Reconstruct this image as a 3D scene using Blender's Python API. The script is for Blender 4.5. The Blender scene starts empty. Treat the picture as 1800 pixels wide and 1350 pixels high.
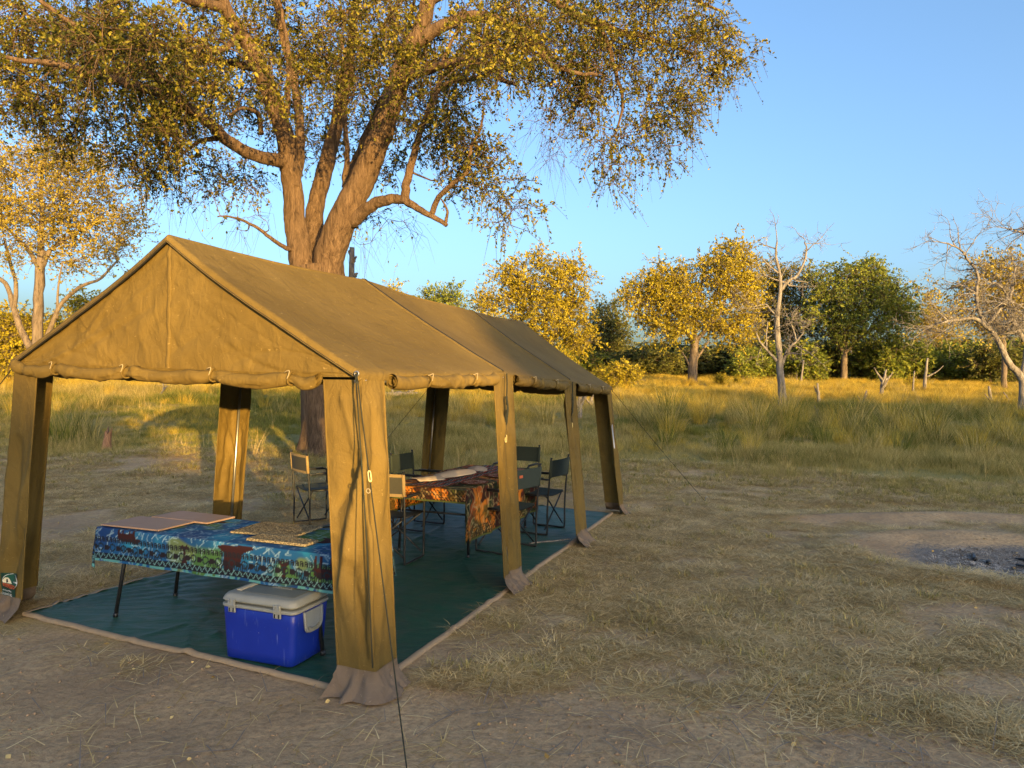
import bpy, math, random
import numpy as np
from mathutils import Vector, Matrix

# ------------------------------------------------------------------ camera
F, CX, CY, ROLL, EYE = 1248.0, 900.0, 675.0, 0.013, 1.70
scene = bpy.context.scene
C = scene.collection
cam_d = bpy.data.cameras.new('camera'); cam = bpy.data.objects.new('camera', cam_d); C.objects.link(cam)
cam_d.sensor_width = 36.0; cam_d.lens = F / 1800.0 * 36.0
cam_d.clip_start = 0.05; cam_d.clip_end = 8000
cam.matrix_world = Matrix.Translation((0, 0, EYE)) @ Matrix.Rotation(math.pi / 2, 4, 'X') @ Matrix.Rotation(ROLL, 4, 'Z')
scene.camera = cam
# ------------------------------------------------------------------ sky and sun
SUN_EL = math.radians(4.6)
SH = np.array([0.416, -0.909]); SH /= np.linalg.norm(SH)      # horizontal direction towards the sun
PH = np.array([-SH[1], SH[0]])                                # across the sun's direction
world = bpy.data.worlds.new('World'); scene.world = world; world.use_nodes = True
wn = world.node_tree; wn.nodes.clear()
wo = wn.nodes.new('ShaderNodeOutputWorld'); wb = wn.nodes.new('ShaderNodeBackground'); sk = wn.nodes.new('ShaderNodeTexSky')
sk.sky_type = 'NISHITA'; sk.sun_disc = False; sk.sun_elevation = SUN_EL
sk.sun_rotation = math.atan2(SH[0], SH[1])
sk.altitude = 900; sk.air_density = 0.85; sk.dust_density = 10.0; sk.ozone_density = 2.1
wb.inputs['Strength'].default_value = 0.15
wn.links.new(sk.outputs[0], wb.inputs[0]); wn.links.new(wb.outputs[0], wo.inputs[0])
sun_d = bpy.data.lights.new('sun', 'SUN'); sun = bpy.data.objects.new('sun', sun_d); C.objects.link(sun)
sun_d.energy = 2.6; sun_d.angle = math.radians(0.55); sun_d.color = (1.0, 0.63, 0.20)
sv = Vector((SH[0] * math.cos(SUN_EL), SH[1] * math.cos(SUN_EL), math.sin(SUN_EL)))
sun.rotation_euler = sv.to_track_quat('Z', 'Y').to_euler(); sun.location = (10, -14, 12)
vs = scene.view_settings
vs.view_transform = 'Standard'; vs.look = 'None'; vs.gamma = 1.0; vs.exposure = 2.3; vs.use_curve_mapping = False
scene.render.engine = 'CYCLES'
scene.cycles.max_bounces = 6; scene.cycles.diffuse_bounces = 3; scene.cycles.glossy_bounces = 2; scene.cycles.transmission_bounces = 4

rng = np.random.default_rng(11); random.seed(5)
R = math.radians
def nrm(v):
    v = np.asarray(v, float); return v / (np.linalg.norm(v, axis=-1, keepdims=True) + 1e-9)

# ------------------------------------------------------------------ noise and terrain
def vnoise(x, y, seed=0):
    x = np.asarray(x, float); y = np.asarray(y, float)
    xi = np.floor(x).astype(np.int64); yi = np.floor(y).astype(np.int64); fx = x - xi; fy = y - yi
    fx = fx * fx * (3 - 2 * fx); fy = fy * fy * (3 - 2 * fy)
    def h(a, b):
        n = (a * 374761393 + b * 668265263 + seed * 1274126177) & 0x7fffffff
        n = ((n ^ (n >> 13)) * 1274126177) & 0x7fffffff
        return ((n ^ (n >> 16)) & 0xffff) / 65535.0
    return (h(xi, yi) * (1 - fx) + h(xi + 1, yi) * fx) * (1 - fy) + (h(xi, yi + 1) * (1 - fx) + h(xi + 1, yi + 1) * fx) * fy
def fbm(x, y, seed=0, o=4):
    s = 0; a = .5
    for k in range(o):
        s = s + a * vnoise(np.asarray(x) * 2 ** k, np.asarray(y) * 2 ** k, seed + k * 17); a *= .5
    return s / (1 - .5 ** o)
def sst(a, b, x):
    t = np.clip((np.asarray(x, float) - a) / (b - a), 0, 1); return t * t * (3 - 2 * t)
def softplus(t, k): return k * np.logaddexp(0, np.asarray(t, float) / k)
PIT = (5.25, 7.15)
def pit_d(x, y):
    return np.hypot((x - PIT[0]) / 1.6, (y - PIT[1]) / .95) + .22 * (fbm(np.asarray(x) * 2.2, np.asarray(y) * 2.2, 71, 3) - .5)
def ridge_line(x, y):
    yy = 9.35 + .25 * np.sin(x * 1.3) - .10 * (x - 4.4); return (y - yy), sst(2.9, 3.8, x) * (1 - sst(9.5, 12, x))
def zg(x, y):
    x = np.asarray(x, float); y = np.asarray(y, float)
    t = softplus(y - 12.8, 1.6); z = .0515 * t
    z = 3.1 - softplus(3.1 - z, .15)
    m = sst(11, 19, y) * (1 - sst(120, 300, y))
    z = z + m * (.55 * (fbm(x / 5.5, y / 5.5, 3, 3) - .5) + .16 * (fbm(x / 1.3, y / 1.3, 9, 2) - .5))
    z = z + .035 * (fbm(x * 1.1, y * 1.1, 21, 4) - .5) * sst(30, 18, y)
    d = pit_d(x, y)
    z = z - .10 * np.exp(-(d / .75) ** 2) + .055 * np.exp(-((d - 1.15) / .25) ** 2)
    dl, w = ridge_line(x, y)
    z = z + w * (.07 * np.exp(-(dl / .28) ** 2) - .03 * np.exp(-((dl - .6) / .4) ** 2))
    return z
def ray(px, py):
    X, Y = px - CX, py - CY; c, s = math.cos(ROLL), math.sin(ROLL)
    return np.array([(X * c + Y * s) / F, 1.0, -(-X * s + Y * c) / F])
def at(px, py, Y):
    return np.array([0, 0, EYE]) + ray(px, py) * Y
def gp(px, py, z=None):
    """ground point under a pixel"""
    r = ray(px, py)
    if z is not None: return np.array([0, 0, EYE]) + r * ((z - EYE) / r[2])
    d = 1.0
    while d < 200:
        p = np.array([0, 0, EYE]) + r * d
        if p[2] <= float(zg(p[0], p[1])): return p
        d += .02
    return p
def on_ground(px, Y):
    p = at(px, CY, Y); p[2] = float(zg(p[0], p[1])); return p

# ------------------------------------------------------------------ mesh builder
class MB:
    def __init__(s): s.V = []; s.L = []; s.T = []; s.n = 0; s.A = []
    def add(s, V, Fc, a=None):
        V = np.asarray(V, float).reshape(-1, 3); Fc = np.asarray(Fc, np.int64)
        s.V.append(V); s.L.append((Fc + s.n).ravel()); s.T.append(np.full(len(Fc), Fc.shape[1])); s.n += len(V)
        s.A.append(np.full(len(V), .5) if a is None else np.asarray(a, float)); return s
    def grid(s, P, a=None, wrap=False):
        nu, nv = P.shape[:2]; idx = np.arange(nu * nv).reshape(nu, nv)
        if wrap: idx = np.concatenate([idx, idx[:1]], 0)
        q = np.stack([idx[:-1, :-1], idx[1:, :-1], idx[1:, 1:], idx[:-1, 1:]], -1).reshape(-1, 4)
        return s.add(P.reshape(-1, 3), q, a)
    def box(s, c, size, M=None, taper=1.0):
        x, y, z = np.array(size) / 2
        V = np.array([[-x, -y, -z], [x, -y, -z], [x, y, -z], [-x, y, -z], [-x * taper, -y * taper, z], [x * taper, -y * taper, z], [x * taper, y * taper, z], [-x * taper, y * taper, z]])
        if M is not None: V = V @ np.asarray(M).T
        return s.add(V + np.asarray(c), [[3, 2, 1, 0], [4, 5, 6, 7], [0, 1, 5, 4], [1, 2, 6, 5], [2, 3, 7, 6], [3, 0, 4, 7]])
    def tube(s, P, r, k=8, cap=True, knob=None):
        P = np.asarray(P, float); n = len(P); r = np.broadcast_to(np.asarray(r, float), (n,))
        T = nrm(np.gradient(P, axis=0)); u = np.cross(T[0], [.31, .17, .93]); 
        if np.linalg.norm(u) < .05: u = np.cross(T[0], [1, 0, 0])
        U = np.zeros((n, 3))
        for i in range(n):
            u = u - T[i] * (u @ T[i]); u = u / (np.linalg.norm(u) + 1e-9); U[i] = u
        W = np.cross(T, U); a = np.arange(k) * 2 * math.pi / k
        rr = r[:, None] * (np.ones((n, k)) if knob is None else knob)
        V = P[:, None] + rr[..., None] * (np.cos(a)[None, :, None] * U[:, None] + np.sin(a)[None, :, None] * W[:, None])
        base = s.n; s.grid(np.swapaxes(V, 0, 1), wrap=True)
        if cap:
            for e in (0, n - 1):
                ring = base + np.arange(k) * n + e
                s.L.append(ring if e else ring[::-1]); s.T.append(np.array([k]))
        return s
    def build(s, name, mat, parent=None, smooth=True, attr=None, col=None, kind=None):
        me = bpy.data.meshes.new(name)
        V = np.concatenate(s.V); L = np.concatenate(s.L); T = np.concatenate(s.T)
        me.vertices.add(len(V)); me.vertices.foreach_set('co', V.astype(np.float32).ravel())
        me.loops.add(len(L)); me.loops.foreach_set('vertex_index', L.astype(np.int32))
        me.polygons.add(len(T)); st = np.concatenate([[0], np.cumsum(T)[:-1]])
        me.polygons.foreach_set('loop_start', st.astype(np.int32)); me.polygons.foreach_set('loop_total', T.astype(np.int32))
        me.polygons.foreach_set('use_smooth', np.full(len(T), smooth))
        me.update(calc_edges=True); me.validate()
        if attr:
            at_ = me.attributes.new(attr, 'FLOAT', 'POINT'); at_.data.foreach_set('value', np.concatenate(s.A).astype(np.float32))
        if col is not None:
            ca = me.color_attributes.new('col', 'FLOAT_COLOR', 'POINT')
            cc = np.concatenate([col, np.ones((len(col), 1))], 1); ca.data.foreach_set('color', cc.astype(np.float32).ravel())
        if mat: me.materials.append(mat)
        o = bpy.data.objects.new(name, me)
        if parent != 'nolink': C.objects.link(o)
        if parent not in (None, 'nolink'): o.parent = parent
        if kind: o['kind'] = kind
        return o
def tag(o, label, cat, group=None, kind=None):
    o['label'] = label; o['category'] = cat
    if group: o['group'] = group
    if kind: o['kind'] = kind
    return o
def empty(name, loc, label, cat, group=None):
    o = bpy.data.objects.new(name, None); C.objects.link(o); o.location = tuple(loc); o.empty_display_size = .2
    bpy.context.view_layer.update()
    return tag(o, label, cat, group)
def world_child(o, parent):
    """mesh built in world coordinates under an empty"""
    o.parent = parent; o.matrix_parent_inverse = Matrix.Translation(parent.location).inverted(); return o
def batch_tubes(mb, P, r, k=3, a=None):
    """P (N,m,3), r (N,m)"""
    N, m = P.shape[:2]
    if N == 0: return
    T = nrm(np.gradient(P, axis=1)); ref = np.array([.37, .21, .9]); U = nrm(np.cross(T, ref)); W = np.cross(T, U)
    an = np.arange(k) * 2 * math.pi / k
    V = P[:, :, None] + r[:, :, None, None] * (np.cos(an)[:, None] * U[:, :, None] + np.sin(an)[:, None] * W[:, :, None])
    idx = np.arange(N * m * k).reshape(N, m, k); nx = np.roll(idx, -1, 2)
    q = np.stack([idx[:, :-1], nx[:, :-1], nx[:, 1:], idx[:, 1:]], -1).reshape(-1, 4)
    mb.add(V.reshape(-1, 3), q)
def spline(pts, n):
    pts = np.asarray(pts, float); m = len(pts)
    if m < 3:
        t = np.linspace(0, m - 1, n); return np.stack([np.interp(t, range(m), pts[:, j]) for j in range(pts.shape[1])], 1)
    P = np.concatenate([[2 * pts[0] - pts[1]], pts, [2 * pts[-1] - pts[-2]]]); out = []
    for t in np.linspace(0, m - 1, n):
        i = min(int(t), m - 2); f = t - i; a, b, c, d = P[i:i + 4]
        out.append(.5 * (2 * b + (c - a) * f + (2 * a - 5 * b + 4 * c - d) * f * f + (3 * b - a - 3 * c + d) * f ** 3))
    return np.array(out)

# ------------------------------------------------------------------ materials
class NT:
    def __init__(s, name):
        s.m = bpy.data.materials.new(name); s.m.use_nodes = True; s.t = s.m.node_tree; s.n = s.t.nodes
        s.b = s.n['Principled BSDF']; s.out = s.n['Material Output']
    def new(s, t, **k):
        n = s.n.new(t)
        for a, v in k.items(): setattr(n, a, v)
        return n
    def ln(s, a, b): s.t.links.new(a, b)
    def pos(s, scale=(1, 1, 1), coord='pos'):
        if coord == 'pos': g = s.new('ShaderNodeNewGeometry').outputs['Position']
        else: g = s.new('ShaderNodeTexCoord').outputs['Object']
        m = s.new('ShaderNodeMapping'); m.inputs['Scale'].default_value = scale; s.ln(g, m.inputs[0]); return m.outputs[0]
    def noise(s, vec, scale, detail=4, rough=.55, dist=0):
        n = s.new('ShaderNodeTexNoise'); n.inputs['Scale'].default_value = scale; n.inputs['Detail'].default_value = detail
        n.inputs['Roughness'].default_value = rough; n.inputs['Distortion'].default_value = dist; s.ln(vec, n.inputs['Vector']); return n.outputs['Fac']
    def ramp(s, fac, stops):
        r = s.new('ShaderNodeValToRGB'); e = r.color_ramp.elements
        while len(e) < len(stops): e.new(.5)
        for i, (p, c) in enumerate(stops): e[i].position = p; e[i].color = (*c, 1) if len(c) == 3 else c
        s.ln(fac, r.inputs[0]); return r.outputs[0]
    def mix(s, f, a, b, mode='MIX'):
        m = s.new('ShaderNodeMix', data_type='RGBA', blend_type=mode)
        for sock, v in ((m.inputs['Factor'], f), (m.inputs['A'], a), (m.inputs['B'], b)):
            if isinstance(v, (int, float)): sock.default_value = v
            elif isinstance(v, tuple): sock.default_value = (*v, 1)
            else: s.ln(v, sock)
        return m.outputs['Result']
    def attr(s, name, out='Fac'):
        a = s.new('ShaderNodeAttribute'); a.attribute_name = name; return a.outputs[out]
    def bump(s, h, strength=.3, dist=.01, prev=None):
        b = s.new('ShaderNodeBump'); b.inputs['Strength'].default_value = strength; b.inputs['Distance'].default_value = dist
        s.ln(h, b.inputs['Height'])
        if prev is not None: s.ln(prev, b.inputs['Normal'])
        return b.outputs[0]
    def fin(s, col, rough=.8, normal=None, metal=0, spec=.3, transl=None):
        if isinstance(col, tuple): s.b.inputs['Base Color'].default_value = (*col, 1)
        else: s.ln(col, s.b.inputs['Base Color'])
        s.b.inputs['Metallic'].default_value = metal; s.b.inputs['Specular IOR Level'].default_value = spec
        if isinstance(rough, (int, float)): s.b.inputs['Roughness'].default_value = rough
        else: s.ln(rough, s.b.inputs['Roughness'])
        if normal is not None: s.ln(normal, s.b.inputs['Normal'])
        if transl:
            t = s.new('ShaderNodeBsdfTranslucent'); mx = s.new('ShaderNodeMixShader'); mx.inputs[0].default_value = transl
            if isinstance(col, tuple): t.inputs[0].default_value = (*col, 1)
            else: s.ln(col, t.inputs[0])
            s.ln(s.b.outputs[0], mx.inputs[1]); s.ln(t.outputs[0], mx.inputs[2]); s.ln(mx.outputs[0], s.out.inputs[0])
        return s.m
def m_canvas(name, c0, c1, transl=.06):
    t = NT(name); p = t.pos()
    n = t.noise(p, 1.3, 6, .65); col = t.mix(t.ramp(n, [(.3, (0, 0, 0)), (.7, (1, 1, 1))]), c0, c1)
    fade = t.noise(p, .7, 3, .6, .6); col = t.mix(t.ramp(fade, [(.48, (0, 0, 0)), (.68, (.4, .4, .4))]), col, tuple(x * 1.35 + .012 for x in c1))
    scr = t.noise(t.pos((3, 3, 40)), 3.0, 3, .7, .6); col = t.mix(t.ramp(scr, [(.66, (0, 0, 0)), (.74, (.32, .32, .32))]), col, tuple(min(1, x * 1.9 + .05) for x in c1))
    scr = t.noise(t.pos((22, 3, 26)), 2.0, 2, .6, 1.2); col = t.mix(t.ramp(scr, [(.70, (0, 0, 0)), (.73, (.45, .45, .45))]), col, tuple(min(1, x * 2.2 + .05) for x in c1))
    st = t.noise(p, 4.5, 6, .7, .8); col = t.mix(t.ramp(st, [(.52, (0, 0, 0)), (.72, (.45, .45, .45))]), col, tuple(x * .60 for x in c0))
    b = t.bump(t.noise(t.pos((1, 1, .55)), 9, 3, .55, 1.5), .42, .03)
    b = t.bump(t.noise(p, 27, 4, .6, 2.0), .22, .008, b); b = t.bump(t.noise(p, 320, 2), .15, .002, b)
    return t.fin(col, .82, b, spec=.25, transl=transl)
CANVAS = m_canvas('canvas', (.120, .079, .0185), (.162, .109, .028))
SKIRT = m_canvas('skirt_canvas', (.145, .104, .070), (.195, .143, .098), .02)
def m_plain(name, c, rough=.6, metal=0, var=.25, scale=14, bump=.1, spec=.4):
    t = NT(name); n = t.noise(t.pos(coord='obj'), scale, 5, .6)
    col = t.mix(n, tuple(x * (1 - var) for x in c), tuple(min(1, x * (1 + var)) for x in c))
    return t.fin(col, rough, t.bump(n, bump, .004), metal, spec)
BLACK = m_plain('black_steel', (.016, .017, .018), .42, 0, .4, 30, .05, .5)
STEEL = m_plain('galvanised_steel', (.45, .45, .44), .35, .9, .2, 40)
ROPE = m_plain('dark_rope', (.022, .026, .018), .9, 0, .5, 200, .4)
PIPING = m_plain('black_piping', (.012, .012, .012), .7)
CORD = m_plain('pale_cord', (.34, .27, .16), .8, 0, .2, 120)
SLIDER = m_plain('slider_plastic', (.75, .60, .26), .5)
SEATF = m_plain('green_fabric', (.034, .046, .036), .85, 0, .25, 60, .2)
SEATY = m_plain('khaki_fabric', (.060, .056, .038), .85, 0, .25, 60, .2)
TRIMF = m_plain('chair_trim_fabric', (.30, .21, .09), .85, 0, .2, 60, .2)
BLUEP = None
def m_blue():
    t = NT('cooler_blue'); p = t.pos((1, 1, 1), 'obj')
    col = t.mix(t.noise(p, 5, 3), (.006, .022, .26), (.008, .032, .36))
    s = t.noise(t.pos((120, 120, 3.0), 'obj'), 1.0, 2, .5, .3); s2 = t.noise(p, 6, 2)
    f = t.mix(t.ramp(s, [(.66, (0, 0, 0)), (.71, (.7, .7, .7))]), (0, 0, 0), t.ramp(s2, [(.46, (0, 0, 0)), (.58, (1, 1, 1))]))
    col = t.mix(f, col, (.25, .32, .60)); col = t.mix(t.ramp(t.noise(p, 90, 2), [(.74, (0, 0, 0)), (.76, (.5, .5, .5))]), col, (.4, .4, .45))
    return t.fin(col, .38, t.bump(t.noise(p, 3, 2), .1, .01), spec=.45)
COOLB = m_blue()
LIDW = m_plain('cooler_lid_grey', (.27, .275, .245), .5, 0, .25, 9, .06)
LIDP = m_plain('cooler_lid_panel', (.150, .162, .152), .55, 0, .3, 8, .06)
STRIP = m_plain('cooler_pale_strip', (.62, .52, .36), .6, 0, .1, 10, .05)
HANDLE = m_plain('cooler_handle_grey', (.25, .27, .275), .5, 0, .2, 10, .05)
def m_bark(name, c0, c1, sx=9, sz=1.6, bs=.9, bd=.05):
    t = NT(name); p = t.pos((sx, sx, sz)); n = t.noise(p, 1.0, 6, .65, .7); n2 = t.noise(t.pos(), 1.3, 3)
    n3 = t.noise(t.pos((sx * 3.2, sx * 3.2, sz * 2.6)), 1.0, 4, .7, .8); n = t.mix(.42, n, n3)
    col = t.ramp(n, [(.37, tuple(x * .28 for x in c0)), (.49, c0), (.63, c1)])
    col = t.mix(t.ramp(n2, [(.4, (0, 0, 0)), (.7, (.5, .5, .5))]), col, tuple(x * .7 for x in c1))
    return t.fin(col, .92, t.bump(n, bs, bd), spec=.15)
BARK = m_bark('bark', (.125, .080, .048), (.225, .150, .092), 13, 2.2, 1.0, .09)
BARKF = m_bark('bark_far', (.15, .115, .085), (.24, .19, .14), 6, 1.2, .7, .05)
DEADW = m_bark('dead_wood', (.185, .165, .148), (.34, .31, .28), 10, 1.6, .9, .04)
def m_leaf(name, stops, transl=.38, patch=.55):
    t = NT(name); a = t.attr('rnd'); n = t.noise(t.pos(), patch, 3)
    m = t.new('ShaderNodeMath', operation='MULTIPLY_ADD'); t.ln(n, m.inputs[0]); m.inputs[1].default_value = .9
    m2 = t.new('ShaderNodeMath', operation='MULTIPLY_ADD'); t.ln(a, m2.inputs[0]); m2.inputs[1].default_value = .55; m2.inputs[2].default_value = -.22
    t.ln(m2.outputs[0], m.inputs[2])
    return t.fin(t.ramp(m.outputs[0], stops), .55, None, spec=.3, transl=transl)
LEAF_OLIVE = m_leaf('leaf_olive', [(.25, (.042, .050, .007)), (.5, (.135, .132, .015)), (.72, (.30, .25, .028)), (.9, (.42, .34, .035))])  # dark stops and clump contrast paint shaded leaves into the crown
LEAF_GOLD = m_leaf('leaf_gold', [(.2, (.20, .165, .012)), (.5, (.40, .325, .022)), (.8, (.54, .44, .035))])
LEAF_PALE = m_leaf('leaf_pale', [(.2, (.17, .14, .022)), (.5, (.36, .28, .036)), (.8, (.52, .40, .06))])
LEAF_GREEN = m_leaf('leaf_green', [(.2, (.09, .12, .018)), (.5, (.19, .235, .034)), (.8, (.34, .345, .045))])
LEAF_DARK = m_leaf('leaf_dark', [(.2, (.065, .078, .02)), (.5, (.14, .15, .034)), (.8, (.25, .23, .045))])
def m_grass(name, stops, transl=.3, patch=.35):
    t = NT(name); a = t.attr('rnd'); n = t.noise(t.pos(), patch, 4, .6)
    m = t.new('ShaderNodeMath', operation='MULTIPLY_ADD'); t.ln(n, m.inputs[0]); m.inputs[1].default_value = 1.15
    m2 = t.new('ShaderNodeMath', operation='MULTIPLY_ADD'); t.ln(a, m2.inputs[0]); m2.inputs[1].default_value = .75; m2.inputs[2].default_value = -.42
    t.ln(m2.outputs[0], m.inputs[2])
    return t.fin(t.ramp(m.outputs[0], stops), .7, None, spec=.2, transl=transl)
GR_LONG = m_grass('grass_long', [(.12, (.12, .125, .024)), (.34, (.27, .235, .055)), (.56, (.42, .335, .10)), (.85, (.62, .48, .185))], .3, .8)
GR_GREEN = m_grass('grass_green', [(.15, (.07, .10, .018)), (.45, (.17, .195, .034)), (.7, (.32, .285, .06)), (.9, (.50, .38, .10))])
GR_GOLD = m_grass('grass_gold', [(.15, (.34, .24, .035)), (.5, (.56, .40, .06)), (.85, (.70, .52, .10))])
GR_STRAW = m_grass('straw', [(.15, (.30, .195, .065)), (.42, (.54, .37, .14)), (.65, (.70, .505, .215)), (.9, (.80, .61, .31))], .1, 1.5)
LEAFLIT = m_grass('fallen_leaf', [(.2, (.30, .17, .04)), (.5, (.48, .30, .08)), (.8, (.60, .44, .18))], .1, 3)
def m_ground():
    t = NT('ground_soil'); p = t.pos(); mc = t.attr('col', 'Color'); sp = t.new('ShaderNodeSeparateColor'); t.ln(mc, sp.inputs[0])
    n1 = t.noise(p, 2.2, 7, .65); n2 = t.noise(p, 28, 5, .7); n3 = t.noise(t.pos((1, 2.2, 1)), 75, 4, .75, .8); n4 = t.noise(p, 190, 3, .7)
    soil = t.mix(n1, (.46, .312, .160), (.66, .465, .262)); soil = t.mix(t.ramp(n2, [(.42, (0, 0, 0)), (.65, (.85, .85, .85))]), soil, (.33, .218, .122))
    n5 = t.noise(p, .8, 5, .6, .5); soil = t.mix(t.ramp(n5, [(.42, (0, 0, 0)), (.66, (.75, .75, .75))]), soil, (.30, .203, .120))
    dry = t.mix(n2, (.44, .305, .112), (.66, .475, .20)); dry = t.mix(t.ramp(n3, [(.35, (1, 1, 1)), (.6, (0, 0, 0))]), dry, (.19, .13, .065))
    grn = t.mix(n2, (.17, .155, .045), (.36, .29, .11))
    ash = t.ramp(n3, [(.3, (.02, .02, .02)), (.5, (.20, .17, .14)), (.72, (.50, .45, .39))])
    def thr(ch, w=.16):
        a = t.new('ShaderNodeMath', operation='ADD'); t.ln(sp.outputs[ch], a.inputs[0])
        b = t.new('ShaderNodeMath', operation='MULTIPLY_ADD'); t.ln(n2, b.inputs[0]); b.inputs[1].default_value = .7; b.inputs[2].default_value = -.35; t.ln(b.outputs[0], a.inputs[1])
        r = t.new('ShaderNodeMapRange'); t.ln(a.outputs[0], r.inputs[0]); r.inputs[1].default_value = .5 - w; r.inputs[2].default_value = .5 + w; return r.outputs[0]
    col = t.mix(thr(0), soil, dry); col = t.mix(thr(1), col, grn); col = t.mix(thr(2), col, ash)
    h = t.mix(.72, n2, n3); b = t.bump(n1, .7, .10); b = t.bump(t.noise(p, 9, 5, .65, .4), .6, .04, b); b = t.bump(h, .55, .016, b); b = t.bump(n4, .5, .006, b)
    return t.fin(col, .95, b, spec=.12)
GROUND = m_ground()
def m_vcol(name, rough=.85, transl=None, spec=.25):
    t = NT(name); col = t.attr('col', 'Color'); n = t.noise(t.pos(coord='obj'), 35, 3)
    col = t.mix(.22, col, t.mix(n, (.35, .35, .35), (1.0, 1.0, 1.0)), 'MULTIPLY')
    return t.fin(col, rough, t.bump(t.noise(t.pos((1, 1, 1), 'obj'), 14, 3, .5, .8), .25, .01), spec=spec, transl=transl)
PRINT = m_vcol('printed_cloth')
def m_tarp():
    t = NT('green_groundsheet'); p = t.pos(); n = t.noise(p, 1.4, 5, .6)
    col = t.mix(n, (.010, .052, .032), (.021, .084, .052))
    col = t.mix(t.ramp(t.noise(p, 3.5, 6, .7, .5), [(.48, (0, 0, 0)), (.75, (.6, .6, .6))]), col, (.075, .085, .062))
    col = t.mix(t.ramp(t.noise(p, 140, 2), [(.73, (0, 0, 0)), (.76, (.8, .8, .8))]), col, (.30, .25, .16))
    b = t.bump(t.noise(t.pos((.5, 2.2, 1)), 5, 4, .55, 1.2), .5, .03)
    return t.fin(col, .55, b, spec=.35)
TARP = m_tarp()
BIND = m_plain('tan_binding', (.33, .235, .14), .85, 0, .25, 25, .2)
def m_board():
    t = NT('plywood_board'); n = t.noise(t.pos((4, 40, 10), 'obj'), 1.5, 5, .6, .4)
    return t.fin(t.mix(n, (.26, .165, .115), (.40, .275, .20)), .6, t.bump(n, .15, .002), spec=.3)
BOARD = m_board()
def m_mat():
    t = NT('woven_straw'); p = t.pos(coord='obj'); v = t.new('ShaderNodeTexVoronoi'); v.inputs['Scale'].default_value = 95; t.ln(p, v.inputs['Vector'])
    n = t.noise(p, 60, 3)
    col = t.mix(n, (.30, .235, .125), (.46, .38, .22)); col = t.mix(t.ramp(v.outputs['Distance'], [(.35, (0, 0, 0)), (.7, (.8, .8, .8))]), col, (.09, .065, .04))
    inv = t.new('ShaderNodeMath', operation='SUBTRACT'); inv.inputs[0].default_value = 1; t.ln(v.outputs['Distance'], inv.inputs[1])
    return t.fin(col, .9, t.bump(inv.outputs[0], .8, .006), spec=.2)
WOVEN = m_mat()
PAPER = m_plain('cream_cloth', (.55, .44, .33), .85, 0, .15, 12, .2)
TABLEM = m_plain('table_laminate', (.20, .19, .17), .6)
TWIGM = m_plain('dry_twig', (.24, .19, .14), .9, 0, .3, 30, .3)

# ------------------------------------------------------------------ tent key points (metres, from the pixels of its frame)
SC = EYE / 1.8412
TX, TY, YAW, TW, TB, THE, THR, SPL = -2.3115 * SC, 4.845 * SC, -0.3737, 3.0 * SC, 2.2367 * SC, 1.919 * SC, 2.8235 * SC, .137 * SC
AX = np.array([math.cos(YAW), math.sin(YAW), 0]); LX = np.array([-math.sin(YAW), math.cos(YAW), 0]); UP = np.array([0, 0, 1.0])
def tl(a, l, z=0.0): return np.array([TX, TY, 0]) + AX * a + LX * l + UP * z      # tent-local to world
def fixpx(P, px, py): return at(px, py, P[1])
EV = {}; BS = {}; RG = {}
for i in range(4):
    for s in (-1, 1):
        EV[i, s] = tl(s * TW / 2, TB * i, THE); BS[i, s] = tl(s * (TW / 2 + SPL), TB * i, 0)
    RG[i] = tl(0, TB * i, THR)
for i, q in enumerate(((634, 652), (884, 652), (1001, 668), (1074, 680))): EV[i, 1] = fixpx(EV[i, 1], *q)
EV[0, -1] = fixpx(EV[0, -1], 26, 632)
for i, q in enumerate(((300, 414), (640, 491), (829, 546))): RG[i] = fixpx(RG[i], *q)
for k, q in {(0, 1): (662, 1230), (1, 1): (903, 1035), (2, 1): (1024, 958), (3, 1): (1097, 904), (0, -1): (-6, 1080)}.items(): BS[k] = gp(*q, z=0)
for k in BS: BS[k][2] = 0
SHEET = [gp(42, 1084, 0), gp(640, 1226, 0), gp(1076, 906, 0), tl(-TW / 2 - .02, 3 * TB - .02)]
def in_sheet(x, y, m=0.0):
    a = (x - TX) * AX[0] + (y - TY) * AX[1]; l = (x - TX) * LX[0] + (y - TY) * LX[1]
    return (np.abs(a) < TW / 2 + .05 + m) & (l > -.12 - m) & (l < 3 * TB + .05 + m)

# ------------------------------------------------------------------ ground
def graded(lo, hi, step, far_lo, far_hi, g=1.11):
    c = list(np.arange(lo, hi, step)); a, d = [], step
    x = lo
    while x > far_lo: d *= g; x -= d; a.append(x)
    b = []; x = c[-1]; d = step
    while x < far_hi: d *= g; x += d; b.append(x)
    return np.array(a[::-1] + c + b)
gx = graded(-6.5, 8.5, .072, -2500, 2500); gy = graded(1.6, 15, .068, -1500, 4000, 1.07)
GX, GY = np.meshgrid(gx, gy, indexing='ij')
def dry_mask(x, y):
    n = fbm(x * .55 + 3, y * .75, 41, 4); b = sst(3.0, 8.5, y + .35 * x)
    m = .29 + .50 * b + 1.45 * (n - .5) + .95 * (fbm(x * 2.3, y * 2.9, 43, 3) - .5)
    m = m - .5 * np.exp(-((x + 2.2) ** 2 / 9 + (y - 3.3) ** 2 / 1.2))
    dl, w = ridge_line(x, y); m = m - w * .65 * np.exp(-((dl + .15) / .28) ** 2)
    m = m - .8 * np.exp(-(pit_d(x, y) / 1.1) ** 4)
    return np.clip(m, 0, 1)
def long_edge(x):          # where the long grass begins
    return 12.2 + 1.6 * (fbm(x * .25, x * 0 + 4.2, 7, 3) - .5) * 2 + 2.6 * sst(-2.5, -6.5, x) + 1.9 * np.exp(-((x - 2.2) / 2.2) ** 2)
zz = zg(GX, GY)
gm = MB(); gm.grid(np.stack([GX, GY, zz], -1))
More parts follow.
